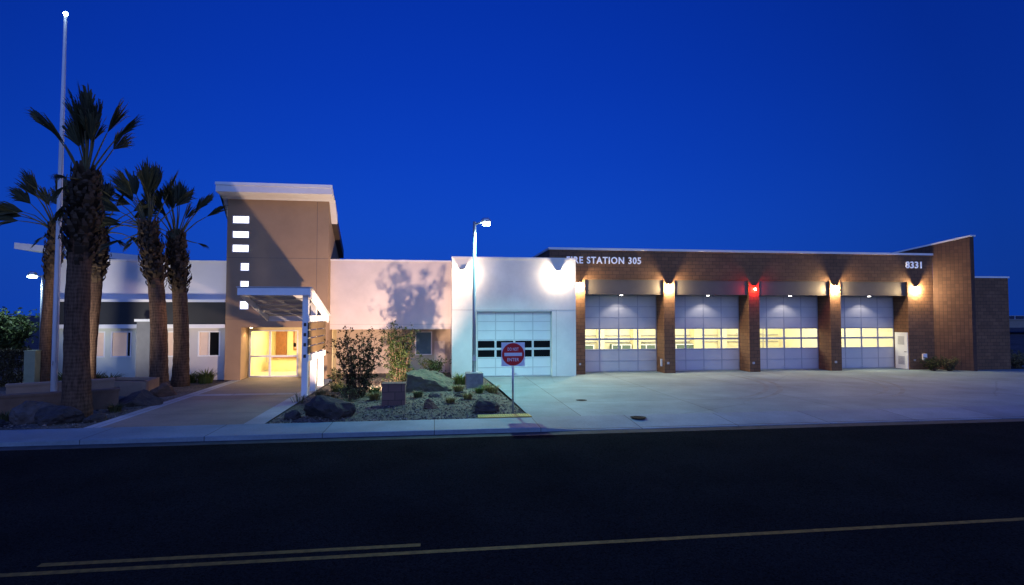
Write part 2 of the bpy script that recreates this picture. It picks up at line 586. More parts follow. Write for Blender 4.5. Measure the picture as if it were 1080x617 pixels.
def wall_holes(mb, x0, x1, z0, z1, y0, y1, holes):
    """wall in the XZ plane from y0 to y1 with rectangular openings (xa, xb, za, zb)"""
    xs = sorted({x0, x1, *[min(max(h[i], x0), x1) for h in holes for i in (0, 1)]})
    zs = sorted({z0, z1, *[min(max(h[i], z0), z1) for h in holes for i in (2, 3)]})

    def solid(i, j):
        if i < 0 or j < 0 or i >= len(xs) - 1 or j >= len(zs) - 1:
            return False
        cx, cz = (xs[i] + xs[i + 1]) / 2, (zs[j] + zs[j + 1]) / 2
        return not any(h[0] < cx < h[1] and h[2] < cz < h[3] for h in holes)
    for i in range(len(xs) - 1):
        for j in range(len(zs) - 1):
            if not solid(i, j):
                continue
            a, b, c, d = xs[i], xs[i + 1], zs[j], zs[j + 1]
            mb.quad((a, y0, c), (b, y0, c), (b, y0, d), (a, y0, d))
            mb.quad((a, y1, c), (a, y1, d), (b, y1, d), (b, y1, c))
            if not solid(i - 1, j):
                mb.quad((a, y0, c), (a, y0, d), (a, y1, d), (a, y1, c))
            if not solid(i + 1, j):
                mb.quad((b, y0, c), (b, y1, c), (b, y1, d), (b, y0, d))
            if not solid(i, j - 1):
                mb.quad((a, y0, c), (a, y1, c), (b, y1, c), (b, y0, c))
            if not solid(i, j + 1):
                mb.quad((a, y0, d), (b, y0, d), (b, y1, d), (a, y1, d))
    return mb


def frame_rect(mb, x0, x1, z0, z1, y0, y1, w):
    mb.box(x0, x0 + w, y0, y1, z0, z1)
    mb.box(x1 - w, x1, y0, y1, z0, z1)
    mb.box(x0 + w, x1 - w, y0, y1, z0, z0 + w)
    mb.box(x0 + w, x1 - w, y0, y1, z1 - w, z1)
    return mb


def tag(o, label=None, cat=None, group=None, kind=None):
    if label:
        o['label'] = label
    if cat:
        o['category'] = cat
    if group:
        o['group'] = group
    if kind:
        o['kind'] = kind
    return o


def empty(name, loc, label, cat, group=None):
    o = bpy.data.objects.new(name, None)
    C.objects.link(o)
    o.location = loc
    o.empty_display_size = 0.2
    return tag(o, label, cat, group)


def copy_tree(o, parent=None):
    c = o.copy()
    C.objects.link(c)
    c.parent = parent
    for ch in list(o.children):
        copy_tree(ch, c)
    return c


def text_mesh(s, width, height, depth, bold=0.0, spacing=1.0):
    """text as a mesh in the XZ plane, facing -Y, fitted to width x height, origin bottom left"""
    cu = bpy.data.curves.new('lettering', 'FONT')
    cu.body = s
    cu.extrude = 0.5
    cu.offset = bold
    cu.space_character = spacing
    cu.resolution_u = 4
    o = bpy.data.objects.new('lettering', cu)
    C.objects.link(o)
    dg = bpy.context.evaluated_depsgraph_get()
    me = bpy.data.meshes.new_from_object(o.evaluated_get(dg))
    bpy.data.objects.remove(o)
    bpy.data.curves.remove(cu)
    xs = [v.co.x for v in me.vertices]
    ys = [v.co.y for v in me.vertices]
    sx, sy = width / (max(xs) - min(xs)), height / (max(ys) - min(ys))
    x0, y0 = min(xs), min(ys)
    for v in me.vertices:
        x, y, z = v.co
        v.co = ((x - x0) * sx, -(z + 0.5) * depth, (y - y0) * sy)
    return me


# ------------------------------------------------------------------ ground, road, pavement
KY = 16.05                     # kerb line
RZ = -0.13                     # road level
tag(MB().quad((-3000, -3000, -0.30), (3000, -3000, -0.30), (3000, 3000, -0.30), (-3000, 3000, -0.30)).build('ground', 'dirt'), kind='structure')
mb = MB()
mb.quad((-400, -12, RZ), (400, -12, RZ), (400, KY, RZ), (-400, KY, RZ))
tag(mb.build('road', 'asphalt'), kind='structure')


def sidewalk_z(x, y):
    """kerb is full height left of the driveway and dropped in front of it"""
    t = min(max((x - 2.6) / 1.8, 0), 1)
    t = t * t * (3 - 2 * t)
    s = min(max((17.6 - y) / (17.6 - KY), 0), 1)
    return -0.105 * t * s


def sheet(name, m, xs, ys, zf, thick=0.0):
    mb_ = MB()
    nx, ny = len(xs), len(ys)
    vs = [(x, y, zf(x, y)) for x in xs for y in ys]
    fs = [(i * ny + j, (i + 1) * ny + j, (i + 1) * ny + j + 1, i * ny + j + 1) for i in range(nx - 1) for j in range(ny - 1)]
    mb_.add(vs, fs, True)
    return mb_.build(name, m)


xs = [-80, -40, -20, -10, -5, 0] + [2 + 0.2 * i for i in range(18)] + [6, 10, 20, 40, 90]
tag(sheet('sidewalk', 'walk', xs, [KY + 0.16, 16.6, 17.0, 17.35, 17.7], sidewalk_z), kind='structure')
mb = MB()                                                # the kerb stone
for a, b in zip(xs[:-1], xs[1:]):
    za, zb = sidewalk_z(a, KY), sidewalk_z(b, KY)
    y0, y1 = KY, KY + 0.16
    mb.quad((a, y0, RZ - 0.1), (b, y0, RZ - 0.1), (b, y0, zb - 0.012), (a, y0, za - 0.012))
    mb.quad((a, y0, za - 0.012), (b, y0, zb - 0.012), (b, y0 + 0.02, zb + 0.003), (a, y0 + 0.02, za + 0.003))
    mb.quad((a, y0 + 0.02, za + 0.003), (b, y0 + 0.02, zb + 0.003), (b, y1, zb + 0.003), (a, y1, za + 0.003))
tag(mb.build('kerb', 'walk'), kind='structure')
mb = MB()                                                # gutter pan
mb.quad((-80, KY - 0.42, RZ + 0.004), (90, KY - 0.42, RZ + 0.004), (90, KY, RZ + 0.012), (-80, KY, RZ + 0.012))
tag(mb.build('gutter', mat('gutter_concrete', (0.05, 0.05, 0.052), 0.9, var=0.4, scale=2)), kind='structure')

edge = [(2.98, 17.7), (2.95, 19.0), (2.88, 22.0), (2.80, 24.5), (2.65, 27.0), (2.5, 29.3)]    # garden edge along the driveway
mb = MB()
for (xa, ya), (xb, yb) in zip(edge[:-1], edge[1:]):
    mb.quad((xa, ya, 0), (60, ya, 0), (60, yb, 0), (xb, yb, 0))
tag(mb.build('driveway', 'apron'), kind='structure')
mb = MB()
mb.quad((0.86, 29.29, -0.004), (60, 29.29, -0.004), (60, 32, -0.004), (0.86, 32, -0.004))
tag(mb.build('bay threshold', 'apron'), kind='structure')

mb = MB().quad((-9.40, 17.7, 0.0), (-5.55, 17.7, 0.0), (-5.55, 30.8, 0.0), (-9.40, 30.8, 0.0))
tag(mb.build('path', 'path'), kind='structure')
mb = MB()
for a, b in ((-9.85, -9.40), (-5.55, -4.95)):
    mb.quad((a, 17.7, 0.002), (b, 17.7, 0.002), (b, 29.6, 0.002), (a, 29.6, 0.002))
mb.quad((-9.40, 24.0, 0.004), (-5.55, 24.0, 0.004), (-5.55, 24.5, 0.004), (-9.40, 24.5, 0.004))
tag(mb.build('path border', 'band'), kind='structure')


def bed_z(x, y):
    return -0.02 + 0.09 * max(0, noise.noise(Vector((x * 0.35, y * 0.35, 2.0)))) + 0.02 * noise.noise(Vector((x * 1.5, y * 1.5, 5)))


def garden_z(x, y):
    ex = 2.98 - 0.03 * max(0, y - 18) if y < 27 else 2.6
    rim = min(1, max(0, min(y - 17.7, ex - x, x + 4.95) / 0.8))
    hump = 0.16 * max(0, 1 - ((x - 0.2) / 3.5) ** 2) * max(0, 1 - ((y - 22) / 5) ** 2)
    return -0.035 + (bed_z(x, y) + 0.03 + hump) * rim


def frange(a, b, n):
    return [a + (b - a) * i / n for i in range(n + 1)]


mb = MB()
ys = frange(17.7, 32.0, 48)
rows = []
for y in ys:
    ex = 2.98 + (y - 17.7) * (2.5 - 2.98) / 11.6 if y < 29.3 else 2.5
    rows.append([(x, y, garden_z(x, y)) for x in frange(-4.95, ex, 30)])
vs = [p for r in rows for p in r]
fs = [(i * 31 + j, i * 31 + j + 1, (i + 1) * 31 + j + 1, (i + 1) * 31 + j) for i in range(48) for j in range(30)]
mb.add(vs, fs, True)
tag(mb.build('gravel garden', 'gravel'), kind='structure')
tag(sheet('gravel verge', 'gravel', frange(-40, -9.85, 60), frange(17.7, 29.9, 40), bed_z), kind='structure')
# right-hand verge beyond the building
tag(sheet('verge', 'dirt', frange(33.6, 160, 30), frange(29.4, 110, 30), lambda x, y: 0.01 + 0.25 * noise.noise(Vector((x * .1, y * .1, 0))) * min(1, (y - 29.4) / 6) - 0.012 * (y - 29.4)), kind='structure')

# gravel pebbles lying on the beds
rnd = random.Random(5)
mb = MB()
for i in range(5200):
    if i % 4:
        x, y = rnd.uniform(-4.9, 2.9), 17.75 + 12 * rnd.random() ** 1.7
        if x > 2.95 - (y - 17.7) * 0.041 or (x > 1.3 and y < 18.25):
            continue
        z = garden_z(x, y)
    else:
        x, y = rnd.uniform(-16, -9.9), 17.75 + 6 * rnd.random()
        z = bed_z(x, y)
    s = rnd.uniform(0.02, 0.05) * (1.5 if rnd.random() < .08 else 1)
    a = rnd.random() * 6.28
    ca, sa = math.cos(a), math.sin(a)
    vs = []
    for (px, py, pz) in ((1, 0, 0), (0, 1, 0), (-1, 0, 0), (0, -1, 0), (0, 0, .8), (0, 0, -.6)):
        px, py, pz = px * s * rnd.uniform(.7, 1.3), py * s * rnd.uniform(.5, 1), pz * s * rnd.uniform(.6, 1)
        vs.append((x + px * ca - py * sa, y + px * sa + py * ca, z + pz + s * .3))
    mb.add(vs, [(0, 1, 4), (1, 2, 4), (2, 3, 4), (3, 0, 4), (1, 0, 5), (2, 1, 5), (3, 2, 5), (0, 3, 5)])
tag(mb.build('gravel', 'pebble'), 'loose pebbles scattered over the planting beds', 'gravel', kind='stuff')

# road markings: a continuous yellow line and a shorter one beside it that ends midway
mb = MB()
mb.quad((-60, 8.16, RZ + 0.004), (60, 8.16, RZ + 0.004), (60, 8.27, RZ + 0.004), (-60, 8.27, RZ + 0.004))
mb.quad((-5.2, 8.42, RZ + 0.004), (-0.19, 8.42, RZ + 0.004), (-0.19, 8.53, RZ + 0.004), (-5.2, 8.53, RZ + 0.004))
tag(mb.build('road marking', 'line_yellow'), kind='structure')
mb = MB().prism([(1.35, 17.70, -.05), (3.02, 17.70, -.05), (2.98, 18.18, -.05), (1.35, 18.18, -.05)], (0, 0, .085))
for i in range(22):
    for j in range(5):
        mb.disc((1.42 + i * 0.072, 17.78 + j * 0.08, 0.035), 0.018, 0.006, n=6)
tag(mb.build('domed warning strip', 'yellow_strip'), kind='structure')


def arc_mark(cx, cy, r, a0, a1, w):
    mb_ = MB()
    n = 24
    for i in range(n):
        a, b = R(a0 + (a1 - a0) * i / n), R(a0 + (a1 - a0) * (i + 1) / n)
        wi = w * (0.6 + 0.4 * math.sin(math.pi * i / n))
        p = [(cx + rr * math.cos(t), cy + rr * math.sin(t), 0.004) for t in (a, b) for rr in (r, r + wi)]
        mb_.quad(p[0], p[1], p[3], p[2])
    return mb_


for a in ((7.5, 27.6, 8.0, -62, 8, 0.22), (7.5, 27.6, 8.55, -62, 4, 0.22), (13.5, 27.2, 7.5, -60, 0, 0.2), (13.5, 27.2, 8.1, -58, 2, 0.2)):
    tag(arc_mark(*a).build('tyre mark', 'tyre'), kind='structure')
for (x, y, r, lab) in ((6.3, 17.2, 0.20, 'dark round manhole cover low on the driveway near the street'),
                       (5.45, 20.9, 0.16, 'small dark round cover in the driveway behind the road sign')):
    t = empty('manhole_cover', (x, y, 0), lab, 'manhole cover')
    MB().disc((x, y, -0.02), r, 0.028).build('lid', 'iron', t)
    mm = MB()
    for k in range(28):
        a, b = 2 * math.pi * k / 28, 2 * math.pi * (k + 1) / 28
        p = [(x + q * math.cos(s), y + q * math.sin(s), 0.010) for s in (a, b) for q in (r, r + .05)]
        mm.quad(p[0], p[1], p[3], p[2])
    mm.build('rim', 'iron', t)

# ------------------------------------------------------------------ the fire station
fs_ = empty('fire_station', (9, 30, 0), 'low modern fire station with pale tower, white garage block and brown brick engine bays', 'fire station')
BAYS = [(8.05, 12.52), (13.15, 17.54), (18.17, 22.54), (23.20, 27.53)]
BT = 5.14                      # bay opening top
BF, BD = 30.0, 31.15           # brick front plane, door plane

# --- brick engine hall
mb = MB()
wall_holes(mb, 7.37, 29.2, 0, 6.72, BF, BD, [(a, b, -1, BT) for a, b in BAYS])
mb.box(6.1, 7.37, BF, 44, 0.0, 6.72)
mb.box(28.7, 29.2, BD, 44, 0, 6.72)
mb.box(7.37, 28.7, 43.6, 44, 0, 6.72)
brick_wall = mb.build('brick_wall', 'brick', fs_)
mb = MB()
mb.box(7.38, 28.69, BD + .01, 43.59, 6.1, 6.3)
mb.build('flat_roof', 'charcoal', fs_)
mb = MB()
mb.box(6.04, 29.24, BF - 0.05, BF + 0.35, 6.72, 6.84)
mb.box(6.04, 6.5, BF + 0.35, 44, 6.72, 6.84)
mb.build('roof_edge', 'roof_white', fs_)
# interior of the engine hall
mb = MB()
mb.quad((7.9, 43.5, 0), (28.0, 43.5, 0), (28.0, 43.5, 6.0), (7.9, 43.5, 6.0))
mb.quad((7.9, BD + .01, 0), (7.9, 43.5, 0), (7.9, 43.5, 6.0), (7.9, BD + .01, 6.0))
mb.quad((28.0, BD + .01, 0), (28.0, 43.5, 0), (28.0, 43.5, 6.0), (28.0, BD + .01, 6.0))
mb.quad((7.9, BD + .01, 6.0), (28.0, BD + .01, 6.0), (28.0, 43.5, 6.0), (7.9, 43.5, 6.0))
for x in (12.8, 17.85, 22.9):
    mb.box(x - .25, x + .25, 42.9, 43.45, 0.01, 5.9)
mb.build('interior_wall', 'cream', fs_)
for x in (10.55, 15.6, 20.6, 25.2):
    MB().box(x - .3, x + .3, 42.7, 43.48, 0.01, 5.9).build('pillar', 'yellow_in', fs_)
for z in (1.02, 1.55):
    MB().box(8.0, 27.9, 43.44, 43.49, z, z + .05).build('conduit', 'door_rail', fs_)
MB().quad((7.9, BD + .01, 0.004), (28.0, BD + .01, 0.004), (28.0, 43.5, 0.004), (7.9, 43.5, 0.004)).build('interior_floor', 'floor_in', fs_)
for i, (a, b) in enumerate(BAYS):
    lamp('bay_light', 'AREA', ((a + b) / 2, 37.5, 5.9), (860, 760, 640, 720)[i], ((1.0, 0.97, 0.86), (1.0, 0.97, 0.84), (1.0, 0.95, 0.74), (1.0, 0.94, 0.70))[i], ((a + b) / 2, 37.5, 0), sx=3, sy=9)


def sectional_door(x0, x1, z1, y, rows, wins, cols, pm, rm, gm, label=None, rh=0.61):
    """overhead door built of stacked sections with two rows of windows"""
    holes, wn = [], []
    cw = (x1 - x0) / cols
    for r in wins:
        for c in range(cols):
            h = (x0 + c * cw + 0.05, x0 + (c + 1) * cw - 0.05, r * rh + 0.055, (r + 1) * rh - 0.055)
            holes.append(h)
            wn.append((r, h))
    d = wall_holes(MB(), x0, x1, 0.01, z1, y, y + 0.05, holes).build('garage_door', pm, fs_)
    if label:
        d['label'] = label
    g = MB()
    for r in range(rows + 1):
        z = min(max(r * rh, 0.05), z1 - 0.04)
        g.box(x0 + 0.002, x1 - 0.002, y - 0.014, y - 0.0005, z - 0.018, z + 0.018)
    for c in range(cols + 1):
        x = min(max(x0 + c * cw, x0 + 0.04), x1 - 0.04)
        for r in range(rows):
            za, zb = r * rh + 0.021, min((r + 1) * rh - 0.021, z1)
            if r == 0:
                za += .05
            if zb > za:
                g.box(x - 0.024, x + 0.024, y - 0.012, y - 0.0005, za, zb)
    g.build('rail', rm, d)
    for r in wins:
        w = MB()
        for rr, h in wn:
            if rr == r:
                w.quad((h[0], y + 0.025, h[2]), (h[1], y + 0.025, h[2]), (h[1], y + 0.025, h[3]), (h[0], y + 0.025, h[3]))
        w.build('window', gm, d)
    hd = MB()
    hd.box((x0 + x1) / 2 - 0.12, (x0 + x1) / 2 + 0.12, y - 0.05, y - 0.016, 0.14, 0.18)
    hd.build('handle', 'steel', d)
    return d


for a, b in BAYS:
    sectional_door(a + 0.003, b - 0.003, 4.6, BD - 0.06, 8, (2, 3), 4, 'door_lav', 'door_rail', 'glass')
    aw = MB()
    aw.box(a + 0.004, b - 0.004, BF + 0.10, BD - 0.10, 4.32, BT - 0.004)
    h = aw.build('door_hood', 'bronze', fs_)
    tr = MB()
    tr.box(a + 0.006, b - 0.006, BF + 0.08, BF + 0.099, 4.32, 4.36)
    tr.box(a + 0.006, b - 0.006, BF + 0.08, BF + 0.099, BT - 0.05, BT - 0.008)
    tr.build('trim', 'bronze', h)

# personnel door set in the side of the last bay opening
d = MB().box(27.485, 27.527, 30.06, 30.98, 0.01, 2.16).build('door', 'door_white', fs_)
g = MB()
frame = MB()
for z0, z1 in ((0.28, 0.78), (1.45, 1.95)):
    for k in range(9):
        z = z0 + (z1 - z0) * k / 9
        g.box(27.470, 27.484, 30.30, 30.75, z, z + 0.03)
    g.build('louvre', 'door_rail', d)
    g = MB()

MB().tube([(27.45, 30.16, 1.03), (27.45, 30.28, 1.03)], 0.014, 8).tube([(27.484, 30.16, 1.03), (27.45, 30.16, 1.03)], 0.014, 8).build('handle', 'iron', d)

# small service boxes and hose taps low on the brick
for x, z, w, hh in ((7.75, 0.55, .05, .05), (12.72, 0.55, .06, .06), (17.75, 0.5, .06, .06), (22.8, 0.5, .06, .06), (27.85, 0.55, .05, .05)):
    MB().box(x - w, x + w, BF - 0.05, BF - 0.001, z - hh, z + hh).build('hose_tap', 'steel', fs_)
MB().box(28.35, 28.6, BF - 0.10, BF - 0.001, 0.55, 0.92).build('meter_box', 'white_metal', fs_)
MB().box(12.44, 12.518, 30.3, 30.42, 0.35, 0.75).build('card_reader', 'white_metal', fs_)

# --- raking brick fin wall and the low wing beyond it
P0, P1 = Vector((29.2, 30.0, 0)), Vector((30.5, 28.8, 0))
dn = (P1 - P0).normalized()
nn = Vector((0.27, 0.02, 0))


def finpt(t, z):
    return P0 + (P1 - P0) * t + Vector((0, 0, z))


mb = MB()
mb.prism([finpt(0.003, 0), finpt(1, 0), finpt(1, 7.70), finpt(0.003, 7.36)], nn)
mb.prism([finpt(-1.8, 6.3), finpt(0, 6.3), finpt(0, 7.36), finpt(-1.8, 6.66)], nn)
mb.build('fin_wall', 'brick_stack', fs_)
mb = MB()
off = Vector((-0.04, -0.03, 0))
mb.prism([finpt(-1.82, 6.665) + off, finpt(1.03, 7.715) + off, finpt(1.03, 7.80) + off, finpt(-1.82, 6.75) + off], nn * 1.3)
mb.build('fin_cap', 'roof_white', fs_)
mb = MB()
mb.box(30.8, 33.5, 29.3, 40, 0, 5.36)
mb.box(29.25, 30.8, 30.2, 40, 0, 5.36)
mb.build('low_wing', 'brick', fs_)
MB().box(30.72, 33.56, 29.25, 40.05, 5.36, 5.46).build('roof_edge', 'roof_white', fs_)

# --- white garage block
GX0, GX1, GF = 0.86, 7.36, 29.3
mb = MB()
wall_holes(mb, GX0, GX1, 0, 6.10, GF, GF + 0.35, [(2.14, 6.08, -1, 3.38)])
mb.box(GX0, GX0 + 0.3, GF + 0.35, 42, 0, 6.10)
mb.box(GX1 - 0.3, GX1, GF + 0.35, BF - 0.003, 0, 6.10)
mb.box(GX0 + 0.3, 6.09, 41.7, 42, 0, 6.1)
gw = mb.build('garage_wall', 'white_stucco', fs_)
mb = MB()
mb.box(GX0, GX1, GF - 0.004, GF - 0.0005, 3.44, 3.462)
mb.box(6.30, 6.316, GF - 0.004, GF - 0.0005, 0.0, 3.44)
mb.build('control_joint', 'joint_pale', gw)
MB().box(GX0 + 0.31, 6.09, GF + 0.36, 41.69, 5.5, 5.7).build('flat_roof', 'charcoal', fs_)
MB().box(GX0 - 0.03, GX1 + 0.03, GF - 0.04, GF + 0.4, 6.10, 6.20).build('roof_edge', 'roof_white', fs_)
sectional_door(2.14 + .004, 6.08 - .004, 3.376, GF + 0.22, 7, (2, 3), 4, 'door_white', 'door_white_rail', 'dark_glass',
               'white sectional garage door with two rows of dark windows', rh=0.476)

# --- pale middle block: upper wall overhangs a recessed lower wall
PF = 30.2
mb = MB()
mb.box(-5.34, GX0 - 0.003, PF, PF + 0.3, 2.45, 5.98)
pw = mb.build('upper_wall', 'pink_stucco', fs_)
MB().box(-5.34, GX0 - 0.003, PF - 0.004, PF - 0.0005, 2.70, 2.716).build('control_joint', 'joint_pale', pw)
MB().box(-5.34, GX0 - 0.034, PF - 0.03, PF + 0.35, 5.98, 6.07).build('roof_edge', 'roof_white', fs_)
mb = MB()
WIN = (-1.08, -0.16, 0.98, 2.28)
wall_holes(mb, -5.34, GX0 - 0.003, 0, 2.6, 32.0, 32.2, [WIN])
lw = mb.build('lower_wall', 'beige_stucco', fs_)
MB().box(-0.02, 0.56, 31.96, 31.998, 0.02, 1.75).build('panel', 'pink_stucco', fs_)
MB().box(-5.34, GX0 - 0.003, PF + 0.3, 32.0, 2.45, 2.6).build('soffit', 'beige_stucco', fs_)
MB().box(-5.34, GX0 - 0.003, PF + 0.3, 41, 5.4, 5.6).build('flat_roof', 'charcoal', fs_)
MB().box(-5.34, GX0 - 0.003, 40.8, 41, 0, 5.4).build('rear_wall', 'pink_stucco', fs_)
w = frame_rect(MB(), WIN[0], WIN[1], WIN[2], WIN[3], 31.97, 32.06, 0.05).build('window', 'white_metal', fs_)
MB().quad((WIN[0] + .05, 32.04, WIN[2] + .05), (WIN[1] - .05, 32.04, WIN[2] + .05), (WIN[1] - .05, 32.04, WIN[3] - .05), (WIN[0] + .05, 32.04, WIN[3] - .05)).build('pane', mat('teal_glass', (0.10, 0.20, 0.26), 0.15, spec=0.5, var=0.1), w)

# --- tower
TX0, TX1, TF = -10.2, -5.345, 29.6
TW = [(-9.97, -9.16, 7.72, 8.13), (-9.97, -9.16, 7.00, 7.37), (-9.97, -9.16, 6.29, 6.70),
      (-9.57, -9.13, 5.37, 5.79), (-9.57, -9.13, 4.48, 4.90), (-9.57, -9.13, 3.46, 3.90)]
mb = MB()
wall_holes(mb, TX0, TX1, 0, 8.98, TF, TF + 0.3, TW + [(-9.46, -5.50, -1, 2.58)])
for xa in (TX0, TX1 - 0.3):
    mb.prism([(xa, TF + 0.3, 0), (xa, 33.4, 0), (xa, 33.4, 6.3), (xa, 32.4, 6.55), (xa, 30.35, 7.95), (xa, TF + 0.3, 8.55)], (0.3, 0, 0))
mb.box(TX0 + .3, TX1 - .3, 33.1, 33.4, 2.6, 6.2)
tower = mb.build('tower', 'tan_stucco', fs_)
mb = MB()
mb.box(TX0, TX1, TF - 0.004, TF - 0.0005, 2.98, 3.0)
mb.box(TX0, TX1, TF - 0.004, TF - 0.0005, 6.02, 6.04)
mb.box(-5.92, -5.90, TF - 0.004, TF - 0.0005, 3.0, 6.02)
mb.box(-5.92, -5.90, TF - 0.004, TF - 0.0005, 6.04, 8.9)
mb.build('control_joint', 'joint', tower)
for a in TW:
    w = frame_rect(MB(), *a, TF + 0.03, TF + 0.12, 0.04).build('window', 'white_metal', fs_)
    MB().quad((a[0] + .03, TF + .08, a[2] + .03), (a[1] - .03, TF + .08, a[2] + .03), (a[1] - .03, TF + .08, a[3] - .03), (a[0] + .03, TF + .08, a[3] - .03)).build('pane', 'lit_pane', w)
RX0, RX1 = -10.45, -5.05
roof = MB().prism([(RX0, 28.7, 9.12), (RX0, 28.7, 9.56), (RX0, 30.4, 8.38), (RX0, 30.4, 7.92), (RX0, 29.62, 9.0)], (RX1 - RX0, 0, 0)).build('tower_roof', 'roof_white', fs_)
MB().box(RX0 - 0.02, RX1 + 0.02, 28.66, 28.697, 9.44, 9.58).build('drip_edge', 'white_metal', roof)
MB().prism([(RX0 + .03, 30.402, 7.92), (RX0 + .03, 30.402, 8.36), (RX0 + .03, 32.7, 6.80), (RX0 + .03, 32.7, 6.36)], (RX1 - RX0 - .06, 0, 0)).build('rear_roof', 'dark_trim', fs_)
# entrance recess with glazed doors
mb = MB()
mb.box(-9.76, -9.463, TF + .3, 30.9, 0, 2.58)
mb.box(-5.50, -5.35, TF + .3, 30.9, 0, 2.58)
mb.box(-9.46, -5.50, TF + .3, 30.9, 2.58, 2.75)
mb.build('recess_wall', 'tan_stucco', fs_)
EY = 30.8
wall_holes(MB(), -9.458, -5.502, 0, 2.578, EY, EY + 0.1, [(-9.42, -7.02, -1, 2.42)]).build('entrance_wall', 'yellow_in', fs_)
ed = MB()
frame_rect(ed, -9.42, -7.02, 0.01, 2.42, EY - 0.02, EY + 0.07, 0.07)
ed.box(-8.46, -8.36, EY - 0.02, EY + 0.07, 0.08, 2.35)
ed.box(-9.35, -8.46, EY - 0.015, EY + 0.065, 1.02, 1.12)
ed.box(-8.36, -7.09, EY - 0.015, EY + 0.065, 1.02, 1.12)
ed = ed.build('entrance_door', 'white_metal', fs_)
MB().quad((-9.35, EY + .02, .08), (-7.09, EY + .02, .08), (-7.09, EY + .02, 2.35), (-9.35, EY + .02, 2.35)).build('glass', 'glass', ed)
MB().tube([(-8.54, EY - .06, .75), (-8.54, EY - .06, 1.35)], 0.016, 8).build('handle', 'steel', ed)
MB().box(-7.25, -7.12, EY - 0.05, EY - 0.022, 1.55, 1.75).build('card_reader', 'iron', fs_)
# lobby
mb = MB()
mb.box(-9.8, -5.3, 35.6, 35.8, 0, 2.9)
mb.box(-9.9, -9.7, EY + .12, 35.6, 0, 2.9)
mb.box(-5.5, -5.3, EY + .12, 35.6, 0, 2.9)
mb.box(-9.7, -5.5, EY + .12, 35.6, 2.8, 2.9)
mb.build('lobby_wall', 'yellow_in', fs_)
MB().quad((-9.7, EY, 0.006), (-5.5, EY, 0.006), (-5.5, 35.6, 0.006), (-9.7, 35.6, 0.006)).build('lobby_floor', 'floor_in', fs_)
t = empty('wooden_cabinet', (-8.9, 35.4, 0), 'reddish wooden door panel at the back of the lit lobby', 'cabinet')
MB().box(-9.35, -8.75, 35.4, 35.59, 0.02, 2.25).build('panel', 'wood', t)
t = empty('display_board', (-7.6, 35.5, 1.2), 'pale framed board on the back wall of the lit lobby', 'board')
MB().box(-8.35, -6.95, 35.55, 35.595, 1.15, 2.3).build('panel', mat('board_face', (0.50, 0.36, 0.26), 0.6, var=.12), t)
frame_rect(MB(), -8.38, -6.92, 1.12, 2.33, 35.52, 35.549, 0.06).build('frame', 'wood', t)
t = empty('reception_counter', (-7.9, 34, 0), 'yellow reception counter with a red brown top inside the entrance', 'counter')
MB().box(-9.2, -6.3, 33.8, 34.4, 0.01, 0.75).build('front', 'yellow_in', t)
MB().box(-9.25, -6.25, 33.7, 34.5, 0.753, 0.83).build('top', 'wood', t)
lamp('lobby_light', 'AREA', (-7.6, 33.0, 2.75), 430, (1.0, 0.80, 0.42), (-7.6, 33.0, 0), sx=3, sy=3)
t = empty('recessed_lamp', (-9.1, 30.1, 2.57), 'small warm recessed lamp in the entrance ceiling by the tan pier', 'lamp')
MB().disc((-9.15, 30.15, 2.55), 0.09, 0.026).build('trim', 'white_metal', t)
MB().disc((-9.15, 30.15, 2.54), 0.065, 0.009).build('lens', 'lamp_warm', t)
lamp('entrance_lamp', 'SPOT', (-9.15, 30.15, 2.52), 42, (1.0, 0.70, 0.34), (-9.15, 30.15, 0), 0.04, 130, 0.6)
t = empty('recessed_lamp', (-6.4, 30.1, 2.57), 'small warm recessed lamp in the entrance ceiling behind the canopy posts', 'lamp')
MB().disc((-6.4, 30.15, 2.55), 0.09, 0.026).build('trim', 'white_metal', t)
MB().disc((-6.4, 30.15, 2.54), 0.065, 0.009).build('lens', 'lamp_warm', t)
lamp('entrance_lamp', 'SPOT', (-6.4, 30.15, 2.52), 42, (1.0, 0.70, 0.34), (-6.4, 30.15, 0), 0.04, 130, 0.6)

# --- left wing
LX0, LF = -17.9, 29.9
LW = [(-16.75, -15.76, 1.15, 2.40), (-15.50, -14.58, 1.15, 2.40), (-13.1, -12.02, 1.15, 2.40), (-11.56, -10.52, 1.15, 2.40)]
mb = MB()
wall_holes(mb, -13.6, TX0 - 0.003, 0, 3.3, LF, LF + .25, LW)
mb.build('lower_wall', 'grey_stucco', fs_)
mb = MB()
wall_holes(mb, LX0, -13.602, 0, 3.3, LF, LF + .25, LW)
mb.build('lower_wall', 'green_lit_stucco', fs_)
mb = MB()
mb.box(LX0, TX0 - 0.003, LF + 0.1, LF + .35, 3.302, 5.82)
mb.box(LX0, LX0 + .3, LF + .35, 41, 0, 5.82)
mb.build('upper_wall', mat('pale_grey_stucco', (0.76, 0.73, 0.74), .9, var=.05, scale=.5, bump=.2, bscale=60), fs_)
MB().box(LX0 - .02, TX0 - 0.003, LF + .06, LF + .4, 5.82, 5.90).build('roof_edge', 'roof_white', fs_)
MB().box(LX0 + .3, TX0 - .003, LF + .4, 41, 5.3, 5.5).build('flat_roof', 'charcoal', fs_)
aw = MB().box(LX0, TX0 - .02, 29.62, LF - .003, 2.74, 3.82).build('awning', 'charcoal', fs_)
mb = MB()
mb.box(LX0 - .03, TX0 - .02, 29.56, LF + .098, 3.823, 3.95)
mb.box(LX0 - .03, TX0 - .02, 29.56, 29.9 - .003, 2.55, 2.737)
mb.build('trim', 'white_metal', aw)
cl = MB().box(-13.92, -13.33, 28.95, 29.5, 0, 2.88).build('column', mat('dark_grey_stucco', (0.20, 0.20, 0.21), .9, var=.08), fs_)
MB().box(-14.0, -13.25, 28.88, 29.17, 2.883, 3.0).build('cap', 'white_metal', cl)
